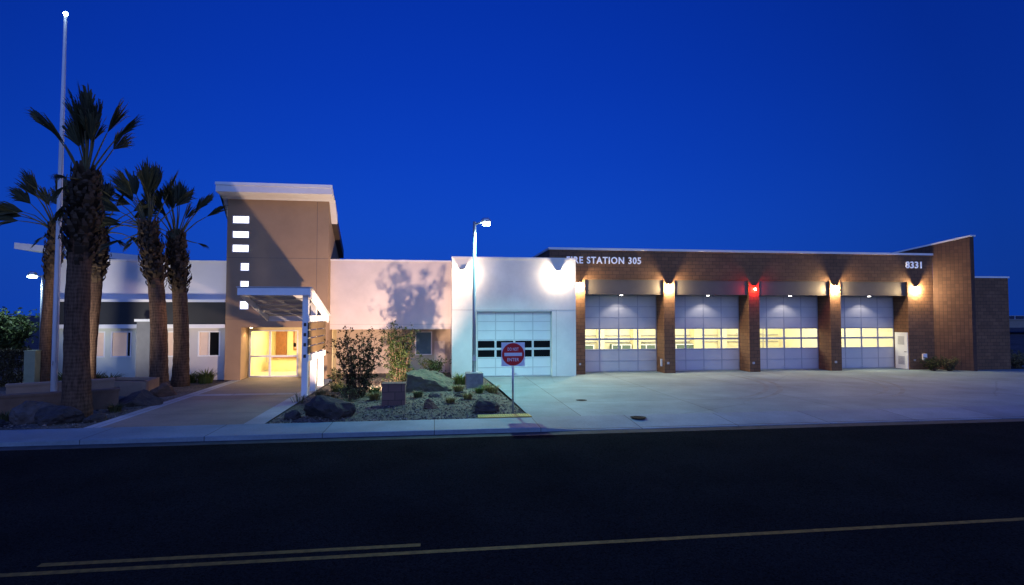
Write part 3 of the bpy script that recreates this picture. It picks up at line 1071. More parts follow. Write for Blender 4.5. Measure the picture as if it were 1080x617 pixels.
for i, a in enumerate(LW):
    w = frame_rect(MB(), *a, LF - 0.02, LF + 0.08, 0.06)
    xm = a[0] + (a[1] - a[0]) * (0.78 if i == 1 else 0.5)
    if i in (1, 3):
        w.box(xm - .02, xm + .02, LF, LF + .07, a[2] + .06, a[3] - .06)
    w = w.build('window', 'white_metal', fs_)
    y = LF + .05
    if i in (1, 3):
        MB().quad((a[0] + .05, y, a[2] + .05), (xm, y, a[2] + .05), (xm, y, a[3] - .05), (a[0] + .05, y, a[3] - .05)).build('glow_blind', 'glow_blind', w)
        MB().quad((xm, y, a[2] + .05), (a[1] - .05, y, a[2] + .05), (a[1] - .05, y, a[3] - .05), (xm, y, a[3] - .05)).build('pane', 'dark_glass', w)
    else:
        MB().quad((a[0] + .05, y, a[2] + .05), (a[1] - .05, y, a[2] + .05), (a[1] - .05, y, a[3] - .05), (a[0] + .05, y, a[3] - .05)).build('glow_blind', 'glow_blind', w)
# raking roof slab over the left wing
MB().prism([(-20.2, 30.4, 6.40), (-20.2, 30.4, 6.70), (-13.0, 30.4, 6.00), (-13.0, 30.4, 5.70)], (0, 7, 0)).build('raking_roof', 'roof_white', fs_)

# ------------------------------------------------------------------ lettering on the brick
def lettering_sign(name, text, width, height, bold, spacing, loc, label):
    """raised letters on a wall, each letter a part of the sign"""
    t_ = empty(name, loc, label, 'sign')
    me_ = text_mesh(text, width, height, 0.05, bold, spacing)
    bm = bmesh.new()
    bm.from_mesh(me_)
    bmesh.ops.remove_doubles(bm, verts=bm.verts, dist=1e-5)
    left = set(bm.verts)
    groups = []
    while left:
        st_, comp = [left.pop()], set()
        while st_:
            v = st_.pop()
            comp.add(v)
            for e_ in v.link_edges:
                w_ = e_.other_vert(v)
                if w_ in left:
                    left.discard(w_)
                    st_.append(w_)
        groups.append(comp)
    for comp in sorted(groups, key=lambda g_: min(v.co.x for v in g_)):
        idx = {v: k for k, v in enumerate(comp)}
        m2 = bpy.data.meshes.new('letter')
        m2.from_pydata([tuple(v.co) for v in idx], [], [[idx[v] for v in f.verts] for f in bm.faces if f.verts[0] in comp])
        m2.materials.append(M['letter'])
        o_ = bpy.data.objects.new('letter', m2)
        C.objects.link(o_)
        o_.parent = t_
    bm.free()


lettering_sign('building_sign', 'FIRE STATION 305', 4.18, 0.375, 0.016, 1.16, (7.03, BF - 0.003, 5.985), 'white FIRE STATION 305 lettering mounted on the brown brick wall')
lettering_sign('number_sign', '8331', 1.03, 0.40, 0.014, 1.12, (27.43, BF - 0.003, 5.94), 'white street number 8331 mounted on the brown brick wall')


# ------------------------------------------------------------------ wall lamps
def wall_lamp_proto(name, lens, label, group):
    t = empty(name, (0, 0, 0), label, 'wall lamp', group)
    MB().box(-0.06, 0.06, -0.03, -0.001, 0.05, 0.20).build('back_plate', 'dark_trim', t)
    MB().prism([(-0.14, -0.002, 0.15), (0.14, -0.002, 0.15), (0.14, -0.24, 0.15), (-0.14, -0.24, 0.15)], (0, 0, 0.03)).build('hood', 'dark_trim', t)
    MB().tube([(0, -0.13, 0.149), (0, -0.13, 0.01)], 0.016, 8).build('stem', 'dark_trim', t)
    n = 8
    MB().tube([(0, -0.13, -0.06 + 0.06 * math.cos(math.pi * k / n)) for k in range(n + 1)],
              [max(0.004, 0.06 * math.sin(math.pi * k / n)) for k in range(n + 1)], 12).build('bulb', lens, t)
    return t


def bulb_mat(name, watts, col, r=0.06):
    """glowing bulb: radiance that gives the bulb of radius r this many watts"""
    return emit_mat(name, col, watts / (4 * math.pi ** 2 * r * r))


M['bulb_white'] = bulb_mat('bulb_white', 470, (1.0, 0.80, 0.56))
M['bulb_warm'] = bulb_mat('bulb_warm', 640, (1.0, 0.74, 0.40))
M['bulb_red'] = bulb_mat('bulb_red', 130, (1.0, 0.03, 0.02))
protos = {}
for (x, y, z, kind, lab) in (
        (1.35, GF, 5.38, 'white', 'lit lamp high on the white garage wall behind the street lamp pole'),
        (6.40, GF, 5.36, 'white', 'lit lamp high on the white garage wall near the brick corner'),
        (7.70, BF, 4.80, 'warm', 'lit lamp on the narrow brick pier beside the white garage'),
        (12.82, BF, 4.75, 'warm', 'lit lamp on the brick pier between the first and second engine bays'),
        (22.87, BF, 4.75, 'warm', 'lit lamp on the brick pier between the third and fourth engine bays'),
        (28.07, BF, 4.72, 'warm', 'lit lamp on the brick wall under the number 8331'),
        (17.86, BF, 4.70, 'red', 'glowing red lamp on the brick pier between the second and third engine bays')):
    if kind not in protos:
        t = protos[kind] = wall_lamp_proto('wall_lamp', 'bulb_' + kind, lab, 'wall lamps along the station front')
    else:
        t = copy_tree(protos[kind])
    t.location = (x, y, z)
    t['label'] = lab

# downlights under the door hoods
p = None
for i, (a, b) in enumerate(BAYS):
    lab = 'small lit downlight under the hood of the %s engine bay door' % ('first', 'second', 'third', 'fourth')[i]
    xc = (a + b) / 2 - 0.1
    if p is None:
        p = t = empty('hood_downlight', (0, 0, 0), lab, 'lamp', 'downlights under the door hoods')
        MB().box(-0.08, 0.08, -0.06, 0.06, -0.03, -0.001).build('housing', 'white_metal', t)
        MB().box(-0.06, 0.06, -0.05, 0.05, -0.05, -0.032).build('lens', 'lamp_white', t)
    else:
        t = copy_tree(p)
    t.location = (xc, BF + 0.30, 4.32)
    t['label'] = lab
    lamp('hood_light', 'SPOT', (xc, BF + 0.45, 4.20), 46, (1.0, 0.92, 0.84), (xc, BF + 0.66, 0), 0.03, 118, 0.5)

# ------------------------------------------------------------------ entrance canopy
cn = empty('entrance_canopy', (-5.1, 25, 0), 'white slatted entrance canopy on three posts with a boarded side screen', 'canopy')


def cz(y):
    return 4.10 - (y - 23.4) * 0.268


for y in (23.62, 25.15, 26.75):
    top = cz(y) + (0.25 if y < 24 else 0.12)
    MB().box(-5.22, -5.00, y - .11, y + .11, 0, top).build('post', 'white_metal', cn)
mb = MB()
for xa in (-7.58, -4.92):
    mb.beam((xa, 23.40, cz(23.40) - (.04 if xa > -5 else 0)), (xa, 27.35, cz(27.35) - (.04 if xa > -5 else 0)), 0.07, 0.33 if xa > -5 else 0.24)
mb.beam((-7.62, 23.36, cz(23.36)), (-4.88, 23.36, cz(23.36)), 0.08, 0.28)
mb.beam((-7.62, 27.39, cz(27.39)), (-4.88, 27.39, cz(27.39)), 0.08, 0.24)
mb.build('frame', 'white_metal', cn)
mb = MB()
for k in range(5):
    y = 24.0 + k * 0.72
    mb.beam((-7.54, y, cz(y) + 0.09), (-5.34, y, cz(y) + 0.115), 0.05, 0.05)
mb.build('slat', 'grey_metal', cn)
mb = MB()
mb.prism([(-7.66, 23.30, cz(23.30) + .145), (-7.66, 27.45, cz(27.45) + .145), (-7.66, 27.45, cz(27.45) + .175), (-7.66, 23.30, cz(23.30) + .175)], (2.84, 0, 0))
mb.build('roof_sheet', 'grey_metal', cn)
for k, z in enumerate((2.93, 2.62, 2.30, 1.98, 1.66, 1.36)):
    s = MB().box(-4.995, -4.95, 23.45, 27.0, z, z + (0.24 if k in (0, 5) else 0.275)).build('screen_board', 'white_metal' if k in (0, 5) else mat('oiled_board', (0.10, 0.065, 0.03), .6, var=.2, scale=3), cn)
for z in (2.75, 2.35, 1.95, 1.5):
    MB().box(-5.16, -5.06, 23.498, 23.512, z, z + 0.13).build('post_slot', 'dark_trim', cn)

# ------------------------------------------------------------------ poles and signs
t = empty('flagpole', (-12.75, 21.2, 0.5), 'tall bare silver flagpole rising beside the largest palm', 'flagpole')
FPX, FPY = -12.73, 21.2
MB().tube([(FPX, FPY, .4), (FPX, FPY, 4), (FPX, FPY, 9), (FPX, FPY, 13.55)], [.095, .09, .07, .045], 16).build('shaft', mat('white_pole_paint', (0.70, 0.71, 0.74), 0.4, var=0.04), t)
MB().tube([(FPX, FPY, .48), (FPX, FPY, .56), (FPX, FPY, .60)], [.2, .19, .11], 16).build('collar', 'steel', t)
b = MB()
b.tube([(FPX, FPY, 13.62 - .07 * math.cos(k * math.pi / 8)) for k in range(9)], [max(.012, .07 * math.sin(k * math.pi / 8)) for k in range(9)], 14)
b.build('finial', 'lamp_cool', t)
MB().tube([(FPX + .09, FPY - .1, 1.6), (FPX + .1, FPY - .1, 13.4)], .006, 5).build('halyard', 'pole_white', t)
MB().box(FPX - .015, FPX + .015, FPY - .15, FPY - .10, 1.5, 1.65).build('cleat', 'steel', t)


def street_lamp(x, y, h, armx, label, base):
    t_ = empty('street_lamp', (x, y, 0), label, 'street lamp')
    z0 = 0
    if base:
        MB().box(x - .36, x + .36, y - .36, y + .36, -.05, .72).build('concrete_base', 'concrete_block', t_)
        z0 = .72
    MB().box(x - .17, x + .17, y - .17, y + .17, z0 + .001, z0 + .035).build('base_plate', 'steel', t_)
    MB().tube([(x, y, z0 + .036), (x, y, 3), (x, y, h)], [.085, .08, .065], 14).build('pole', 'pole_white', t_)
    s = 1 if armx > 0 else -1
    MB().tube([(x, y, h - .12), (x + s * .25, y, h - .04), (x + armx * .62, y, h + .02)], [.05, .04, .035], 10).build('arm', 'pole_white', t_)
    xa, xb = x + armx * .5, x + armx * 1.15
    hd = MB()
    hd.tube([(xa, y, h + .03), (x + armx * .62, y, h + .05), (x + armx * .95, y, h + .05), (xb, y, h + .02)], [.06, .13, .15, .05], 12)
    hd = hd.build('lamp_head', 'steel', t_)
    MB().box(min(x + armx * .6, x + armx * 1.08), max(x + armx * .6, x + armx * 1.08), y - .14, y + .14, h - .145, h - .07).build('lens', 'lamp_cool', t_)
    MB().box(x - .07, x + .07, y - .10, y - .083, z0 + .5, z0 + .72).build('access_cover', 'steel', t_)
    return t_


street_lamp(1.68, 24.6, 7.25, 0.62, 'tall lit street lamp on a square concrete base before the white garage', True)
lamp('street_lamp_light', 'SPOT', (2.20, 24.6, 7.05), 2900, (0.42, 1.0, 0.88), (2.9, 22.9, 0), 0.12, 150, 0.75)
street_lamp(-20.5, 33.0, 5.3, -0.62, 'distant lit street lamp behind the left palms and hedge', False)
lamp('street_lamp_light', 'SPOT', (-21.1, 33.0, 5.1), 700, (0.7, 1.0, 0.95), (-21.4, 32.8, 0), 0.12, 165, 0.5)

t = empty('road_sign', (2.53, 18.46, 0), 'red and white DO NOT ENTER sign on a steel post at the driveway corner', 'road sign')
MB().tube([(2.53, 18.50, -.1), (2.53, 18.50, 2.2)], 0.035, 10).build('post', 'steel', t)
pl = MB().box(2.145, 2.915, 18.44, 18.455, 1.53, 2.30).build('panel', 'sign_white', t)
MB().disc((2.53, 18.439, 1.915), 0.365, -0.006, (0, 1, 0), 48).build('red_disc', 'sign_red', pl)
MB().box(2.24, 2.82, 18.424, 18.4325, 1.86, 1.965).build('white_bar', 'sign_white', pl)
for s, wdt, z in (('DO NOT', 0.36, 2.03), ('ENTER', 0.38, 1.69)):
    me = text_mesh(s, wdt, 0.105, 0.006, 0.012, 1.1)
    me.materials.append(M['sign_white'])
    o = bpy.data.objects.new('lettering', me)
    C.objects.link(o)
    o.parent = pl
    o.location = (2.53 - wdt / 2 - 2.53, 18.4325 - 18.46, z)

# hidden garden floodlight that washes the wall, tower and shrubs
t = empty('garden_floodlight', (-2.0, 23.8, 0.1), 'small lit floodlight on the gravel behind the reddish stone block', 'floodlight')
MB().tube([(-2.0, 23.8, -.05), (-2.0, 23.8, .16)], .025, 8).build('stake', 'dark_trim', t)
MB().box(-2.12, -1.88, 23.66, 23.78, .17, .36).build('housing', 'dark_trim', t)
MB().box(-2.10, -1.90, 23.781, 23.79, .19, .34).build('lens', 'lamp_warm', t)
lamp('floodlight', 'SPOT', (-2.0, 23.86, .30), 3300, (1.0, 0.68, 0.46), (-5.0, 30.0, 5.2), 0.08, 112, 0.35)

t = empty('garden_floodlight', (-14.9, 24.3, 0.1), 'added fill floodlight in the planting bed between the seat walls and left wing', 'floodlight')  # added to brighten the left wing; no such fixture is known here
MB().tube([(-14.9, 24.3, -.05), (-14.9, 24.3, .16)], .025, 8).build('stake', 'dark_trim', t)
MB().box(-15.02, -14.78, 24.16, 24.28, .17, .36).build('housing', 'dark_trim', t)
MB().box(-15.0, -14.8, 24.281, 24.29, .19, .34).build('lens', 'lamp_white', t)
lamp('floodlight', 'SPOT', (-14.9, 24.36, .30), 1300, (1.0, 0.94, 0.80), (-13.6, 30.0, 6.5), 0.4, 110, 1.0)

# ------------------------------------------------------------------ low walls on the left
def slab_wall(name, a, b, h, w, m, label, cap=True, z0=-.1):
    a, b = Vector((*a, 0)), Vector((*b, 0))
    t_ = empty(name, tuple((a + b) / 2), label, 'wall')
    d_ = (b - a).normalized()
    n_ = Vector((-d_.y, d_.x, 0)) * w
    up = Vector((0, 0, z0))
    MB().prism([a + up, b + up, b + n_ + up, a + n_ + up], (0, 0, h - z0 - (.08 if cap else 0))).build('wall_body', m, t_)
    if cap:
        e = d_ * .03
        n2 = n_.normalized() * .03
        q = Vector((0, 0, h - .077))
        MB().prism([a - e - n2 + q, b + e - n2 + q, b + e + n_ + n2 + q, a - e + n_ + n2 + q], (0, 0, .077)).build('coping', m, t_)
    return t_


slab_wall('seat_wall', (-17.0, 18.1), (-10.68, 21.15), .68, .35, 'seat_wall', 'long low brown seat wall running behind the largest palm and boulders')
slab_wall('seat_wall', (-14.35, 21.45), (-11.75, 22.95), .84, .35, 'planter', 'shorter tan seat wall on the terrace behind the flagpole')
tag(MB().prism([(-16.9, 18.55, .45), (-10.95, 21.45, .45), (-11.75, 23.3, .45), (-16.9, 22.0, .45)], (0, 0, .05)).build('terrace', 'gravel'), kind='structure')
t = empty('planter_box', (-12.3, 25, 0), 'tan rendered planter box in front of the paired palms', 'planter')
mb = MB()
a, b = Vector((-13.3, 24.65, 0)), Vector((-11.3, 24.35, 0))
c, d_ = Vector((-11.55, 26.0, 0)), Vector((-13.5, 26.3, 0))
for p_, q_ in ((a, b), (b, c), (c, d_), (d_, a)):
    dd = (q_ - p_).normalized()
    n_ = Vector((-dd.y, dd.x, 0)) * .16
    mb.prism([p_ + n_ * .0 + Vector((0, 0, -.1)), q_ + Vector((0, 0, -.1)), q_ + n_ + Vector((0, 0, -.1)), p_ + n_ + Vector((0, 0, -.1))], (0, 0, .66))
mb.build('box_wall', 'planter', t)
MB().prism([a + Vector((.1, .1, .42)), b + Vector((-.1, .1, .42)), c + Vector((-.1, -.1, .42)), d_ + Vector((.1, -.1, .42))], (0, 0, .04)).build('soil', 'dirt', t)
t = empty('garden_wall', (-18.0, 28.5, 0), 'short greenish rendered wall end standing beside the clipped hedge', 'wall')
MB().box(-18.25, -17.80, 28.3, 28.8, -.1, 1.55).build('wall_body', 'green_pier', t)
MB().box(-18.27, -17.78, 28.28, 28.82, 1.552, 1.60).build('coping', 'green_pier', t)


# ------------------------------------------------------------------ boulders
def boulder(x, y, z, sx, sy, sz, m, label, seed, rot=0, cuts=None, group=None):
    r_ = random.Random(seed)
    bm = bmesh.new()
    bmesh.ops.create_icosphere(bm, subdivisions=4, radius=1)
    planes = [(Vector((r_.gauss(0, 1), r_.gauss(0, 1), r_.gauss(0.25, .8))).normalized(), r_.uniform(.55, .85)) for _ in range(9)]
    if cuts:
        planes += [(Vector(c_[:3]).normalized(), c_[3]) for c_ in cuts]
    off_ = Vector((seed * 3.1, seed * 1.7, 0))
    for v in bm.verts:
        co = v.co.copy()
        for n_, dd in planes:
            k = co.dot(n_) - dd
            if k > 0:
                co -= n_ * k * .94
        co *= 1 + .14 * noise.noise(co * 2.2 + off_) + .10 * noise.noise(co * 5 + off_) + .04 * noise.noise(co * 15 + off_)
        v.co = co
    mx = [max(abs(v.co[i]) for v in bm.verts) for i in range(3)]
    ca, sa = math.cos(rot), math.sin(rot)
    for v in bm.verts:
        px, py, pz = v.co.x / mx[0] * sx, v.co.y / mx[1] * sy, (v.co.z / mx[2]) * sz
        v.co = (px * ca - py * sa, px * sa + py * ca, pz)
    lo = -sz * .35
    for v in bm.verts:
        v.co.z = max(v.co.z, lo)
    for f in bm.faces:
        f.smooth = False
    me_ = bpy.data.meshes.new('boulder')
    bm.to_mesh(me_)
    bm.free()
    me_.materials.append(M[m])
    o_ = bpy.data.objects.new('boulder', me_)
    C.objects.link(o_)
    o_.location = (x, y, z - lo - .06)
    return tag(o_, label, 'boulder', group or 'boulders in the planting beds')


boulder(-11.95, 19.15, 0, .62, .5, .55, 'rock_grey', 'large purplish grey boulder before the left seat wall', 1, .3)
boulder(-11.15, 18.75, 0, .75, .5, .42, 'rock_dark', 'low dark boulder at the foot of the largest palm', 2, -.3)
boulder(-12.75, 18.35, 0, .50, .4, .20, 'rock_dark', 'flat dark rock by the sidewalk at the left edge', 3, .1)
boulder(-10.15, 18.85, 0, .33, .3, .25, 'rock_dark', 'small dark rock right of the largest palm', 4, .4)
boulder(-10.42, 21.9, 0, .85, .6, .62, 'rock_dark', 'dark angular pyramid boulder beside the path', 5, .2,
        cuts=[(.7, -.3, .7, .35), (-.7, -.2, .75, .3)])
boulder(-10.65, 24.35, 0, .55, .45, .46, 'rock_brown', 'brown boulder in front of the paired palms', 6, .5)
boulder(-4.30, 18.45, 0, .30, .28, .27, 'rock_dark', 'small dark boulder at the path corner', 7, .2)
boulder(-3.20, 18.65, 0, .85, .6, .62, 'rock_dark', 'big dark boulder at the front of the gravel garden', 8, -.1)
def wedge_rock(x, y, pts_, m, label, seed):
    """angular block: hull of corner points, broken up with noise"""
    bm = bmesh.new()
    for p_ in pts_:
        bm.verts.new(p_)
    bmesh.ops.convex_hull(bm, input=bm.verts)
    bmesh.ops.triangulate(bm, faces=bm.faces)
    for k_ in range(4):
        bmesh.ops.subdivide_edges(bm, edges=bm.edges, cuts=1, use_grid_fill=True)
        bmesh.ops.triangulate(bm, faces=bm.faces)
    o3 = Vector((seed, seed * 2, 0))
    for v in bm.verts:
        c_ = v.co.copy()
        v.co += Vector((noise.noise(c_ * 1.8 + o3), noise.noise(c_ * 1.8 + o3 * 2), noise.noise(c_ * 1.8 + o3 * 3))) * .08
        v.co += Vector((noise.noise(c_ * 6 + o3), noise.noise(c_ * 6 + o3 * 2), noise.noise(c_ * 6 + o3 * 3))) * .06
    me_ = bpy.data.meshes.new('boulder')
    bm.to_mesh(me_)
    bm.free()
    me_.materials.append(M[m])
    o_ = bpy.data.objects.new('boulder', me_)
    C.objects.link(o_)
    o_.location = (x, y, 0)
    o_.scale = (.92, .9, .84)
    return tag(o_, label, 'boulder', 'boulders in the planting beds')


wedge_rock(-0.20, 23.7, [(-.98, -.6, -.1), (-1.0, -.55, 1.02), (.30, -.62, .62), (.92, -.55, .22), (.95, -.6, -.1),
                         (-.80, .35, 1.12), (.30, .55, 1.05), (1.12, .5, .50), (1.12, .5, -.1), (-.8, .6, -.1)], 'rock_pale', 'large slanted boulder with a pale sloping top', 9)
boulder(0.05, 21.6, 0.08, .30, .25, .22, 'rock_grey', 'small bluish grey rock in front of the slanted boulder', 10)
boulder(0.95, 21.6, 0.08, .30, .28, .24, 'rock_dark', 'small dark round rock between the grass tuft and lamp base', 11)
boulder(-0.15, 19.25, 0.03, .34, .3, .33, 'rock_brown', 'small rusty brown rock right of the stone block', 12)
boulder(1.62, 18.75, 0, .62, .45, .40, 'rock_dark', 'dark boulder beside the road sign post', 13, .1)

t = empty('stone_block', (-1.39, 20.1, 0), 'square reddish stone block standing in the gravel garden', 'stone block')
MB().box(-1.78, -1.0, 19.95, 20.45, -.1, .80).build('block_body', 'block_red', t)
MB().box(-1.80, -.98, 19.93, 20.47, .803, .85).build('coping', 'block_red', t)


# ------------------------------------------------------------------ palms
def palm(x, y, zt, r0, r1, seed, label, fronds, boots=2.6, leanx=0.0, blade=1.0, extra=6, bulge0=.17, name='palm_tree'):
    r_ = random.Random(seed)
    t_ = empty(name, (x, y, 0), label, 'palm tree', 'fan palms by the entrance path')

    def axis(z):
        return Vector((x + leanx * max(0, z / zt) ** 1.5 + .05 * math.sin(z * .7 + seed), y, z))

    def rad(z):
        k = z / zt
        return r0 * (1.0 + .22 * math.exp(-k * 9)) + (r1 - r0) * k
    pts = [axis(zt * i / 40 - (.15 if i == 0 else 0)) for i in range(41)]
    MB().tube(pts, [rad(max(p_.z, 0)) * (1 + .03 * r_.uniform(-1, 1)) for p_ in pts], 20).build('trunk', 'bark', t_)
    # old leaf bases packed round the upper trunk
    mb_ = MB()
    zb = zt - boots
    n = int(330 * boots / 2.6)
    for i in range(n):
        k = i / n
        if k < .12 and r_.random() < .55:
            continue
        z = zb + (boots + .15) * k + r_.uniform(-.08, .08)
        a = i * 2.39996 + r_.uniform(-.3, .3)
        out = Vector((math.cos(a), math.sin(a), 0))
        tg = Vector((-out.y, out.x, 0))
        bulge = bulge0 * min(1, k * 4) * (1 - .75 * max(0, k - .45) / .55) * r_.uniform(.6, 1.2)
        p0 = axis(z) + out * (rad(z) * (1 - .35 * max(0, k - .7)) - .03)
        L_ = r_.uniform(.14, .36)
        w_ = r_.uniform(.05, .11)
        p1 = p0 + out * (bulge + r_.uniform(.04, .13)) + Vector((0, 0, L_)) + tg * r_.uniform(-.08, .08)
        p2 = p0 + out * (bulge * .5) + Vector((0, 0, -.05))
        mid = (p0 + p1) / 2 + out * (.05 + bulge * .5)
        mb_.add([p2 - tg * w_, p2 + tg * w_, mid + tg * w_ * .9, p1 + tg * w_ * .4, p1 - tg * w_ * .4, mid - tg * w_ * .9],
                [(0, 1, 2, 5), (5, 2, 3, 4)])
    mb_.build('leaf_bases', 'boot', t_)
    # crown of fan leaves
    lv, pt = MB(), MB()
    top = axis(zt)
    fr = [list(f) + [0] for f in fronds]
    for i in range(extra):
        fr.append([r_.uniform(0, 360), r_.uniform(60, 88), r_.uniform(1.1, 2.0), r_.uniform(.9, 1.25), r_.uniform(18, 36), 0])
    for i in range(3):
        fr.append([r_.uniform(0, 360), r_.uniform(-50, -15), r_.uniform(.5, .9), r_.uniform(.5, .8), r_.uniform(8, 18), 1])
    for (az, el, pl_, bl, spread, dead) in fr:
        az, el = R(az + r_.uniform(-12, 12)), R(el + r_.uniform(-5, 5))
        d0 = Vector((math.cos(az) * math.cos(el), math.sin(az) * math.cos(el), math.sin(el)))
        flat = Vector((d0.x, d0.y, 0))
        base = top + flat * r1 * .55 + Vector((0, 0, r_.uniform(-.35, .0)))
        rise = (d0 + Vector((0, 0, .35))).normalized()
        c1 = base + rise * pl_ * .38
        c2 = c1 + d0 * pl_ * .36
        d1 = (d0 + flat * r_.uniform(.0, .35) + Vector((-.10, 0, r_.uniform(-.28, .06)))).normalized()
        hub = c2 + d1 * pl_ * .30
        pt.tube([base, c1, c2, hub], [.042, .03, .023, .016], 5, False)
        side = d1.cross(Vector((r_.gauss(0, 1), r_.gauss(0, 1), r_.gauss(0, .5)))).normalized()
        nrm = side.cross(d1)
        nl = 30
        droop = Vector((-.12, 0, -1)) * r_.uniform(.18, .55)
        foldk = r_.uniform(.25, .8)
        lean = r_.uniform(-.25, .25)
        for j in range(nl):
            u = j / (nl - 1) * 2 - 1
            if r_.random() < .14:
                continue
            ang = (u + lean * (1 - u * u)) * R(spread)
            dd = (d1 * math.cos(ang) + side * math.sin(ang) + nrm * foldk * math.sin(abs(ang))).normalized()
            L_ = bl * blade * (1.05 - .34 * u * u) * r_.uniform(.80, 1.12)
            wv = dd.cross(nrm).normalized() * (.022 * bl)
            q0 = hub
            q1 = hub + dd * L_ * .5 + droop * .06 * L_
            q2 = hub + dd * L_ * .82 + droop * .22 * L_ + side * r_.gauss(0, .02)
            q3 = hub + dd * L_ * 1.02 + droop * (.42 + .35 * r_.random()) * L_ + side * r_.gauss(0, .05)
            off_ = nrm * (.014 * (1 if j % 2 else -1))
            lv.add([q0, q1 - wv + off_, q1 + wv - off_, q2 - wv * .6, q2 + wv * .6, q3], [(0, 2, 1), (1, 2, 4, 3), (3, 4, 5)])
    pt.build('leaf_stalks', 'petiole', t_)
    lv.build('crown', 'palm_leaf', t_)
    return t_


# fronds: azimuth (0 = right, 90 = away from the street), elevation, stalk, blade, half-spread
palm(-11.22, 19.75, 7.62, .355, .30, 21, 'largest fan palm with the thickest trunk nearest the sidewalk',
     [(180, 72, 1.35, 1.35, 14), (178, 62, 1.75, 1.25, 12), (120, 82, 1.5, 1.4, 18), (60, 84, 1.5, 1.4, 18), (-60, 82, 1.5, 1.35, 20),
      (0, 78, 1.6, 1.4, 18), (20, 70, 1.6, 1.35, 18), (-30, 74, 1.4, 1.3, 20), (-100, 80, 1.3, 1.3, 18), (200, 82, 1.6, 1.3, 16), (10, 64, 1.5, 1.3, 16),
      (90, 86, 1.8, 1.4, 14), (0, 86, 1.9, 1.35, 14)], boots=2.8, leanx=.05, extra=8, bulge0=.18)
palm(-17.75, 28.9, 7.2, .22, .20, 22, 'slim fan palm at the far left behind the flagpole',
     [(180, 40, 1.6, 1.5, 22), (175, 20, 1.5, 1.5, 20), (190, 55, 1.6, 1.4, 22), (165, 65, 1.7, 1.35, 22), (100, 75, 1.7, 1.4, 22), (60, 70, 1.6, 1.4, 22),
      (0, 62, 1.6, 1.3, 22), (20, 45, 1.6, 1.3, 22), (-60, 70, 1.5, 1.3, 22), (185, 8, 1.4, 1.4, 18), (-5, 25, 1.5, 1.2, 22), (200, 30, 1.6, 1.4, 20)], boots=2.4, leanx=.22, extra=6, bulge0=.10)
palm(-14.85, 27.0, 6.9, .28, .26, 23, 'fan palm half hidden behind the largest palm',
     [(0, 60, 1.5, 1.35, 24), (10, 35, 1.5, 1.35, 24), (-10, 15, 1.2, 1.25, 22), (60, 75, 1.6, 1.3, 24), (150, 65, 1.5, 1.2, 22), (190, 50, 1.5, 1.2, 22),
      (-80, 70, 1.5, 1.2, 22), (5, -8, 1.1, 1.1, 18), (20, 50, 1.6, 1.25, 22)], boots=2.3, leanx=.2, extra=6, bulge0=.14)
palm(-11.72, 26.45, 7.0, .33, .30, 24, 'left palm of the pair beside the tower with a wide ragged crown',
     [(180, 62, 1.4, 1.5, 28), (170, 74, 1.6, 1.5, 28), (150, 50, 1.5, 1.4, 26), (190, 40, 1.3, 1.3, 24), (180, 14, .9, 1.3, 16), (200, 2, .8, 1.2, 14),
      (90, 82, 1.8, 1.4, 22), (30, 78, 1.8, 1.4, 18), (10, 68, 1.7, 1.3, 18), (-60, 77, 1.6, 1.4, 22), (0, 87, 1.9, 1.4, 16), (210, 68, 1.4, 1.4, 22), (20, 57, 1.5, 1.2, 18),
      (195, -28, .8, 1.0, 12), (175, 52, 1.7, 1.35, 24)], boots=2.6, leanx=-.6, extra=6)
palm(-11.42, 27.7, 6.7, .32, .29, 25, 'right palm of the pair beside the tower with upright leaves',
     [(175, 66, 1.4, 1.4, 22), (150, 78, 1.6, 1.45, 24), (110, 84, 1.6, 1.4, 24), (60, 80, 1.6, 1.35, 20), (20, 70, 1.6, 1.3, 16), (0, 56, 1.7, 1.1, 11), (-10, 46, 1.6, 1.1, 10),
      (-80, 76, 1.5, 1.35, 22), (190, 58, 1.3, 1.15, 18), (40, 64, 1.7, 1.15, 13), (180, 42, 1.2, .9, 14), (-100, 60, 1.1, 1.0, 16)], boots=2.5, leanx=-.28, extra=5)


# ------------------------------------------------------------------ shrubs and tufts
def leaf_cloud(mb_, r_, p_, rad, n, size):
    for _ in range(n):
        d = Vector((r_.gauss(0, 1), r_.gauss(0, 1), r_.gauss(0, 1)))
        d = d.normalized() * rad * r_.random() ** .45
        c = p_ + d
        a = Vector((r_.gauss(0, 1), r_.gauss(0, 1), r_.gauss(0, 1))).normalized()
        b_ = a.cross(Vector((r_.gauss(0, 1), r_.gauss(0, 1), r_.gauss(0, 1)))).normalized()
        s = size * r_.uniform(.6, 1.3)
        mb_.add([c - a * s, c + b_ * s * .42, c + a * s, c - b_ * s * .42], [(0, 1, 2, 3)])


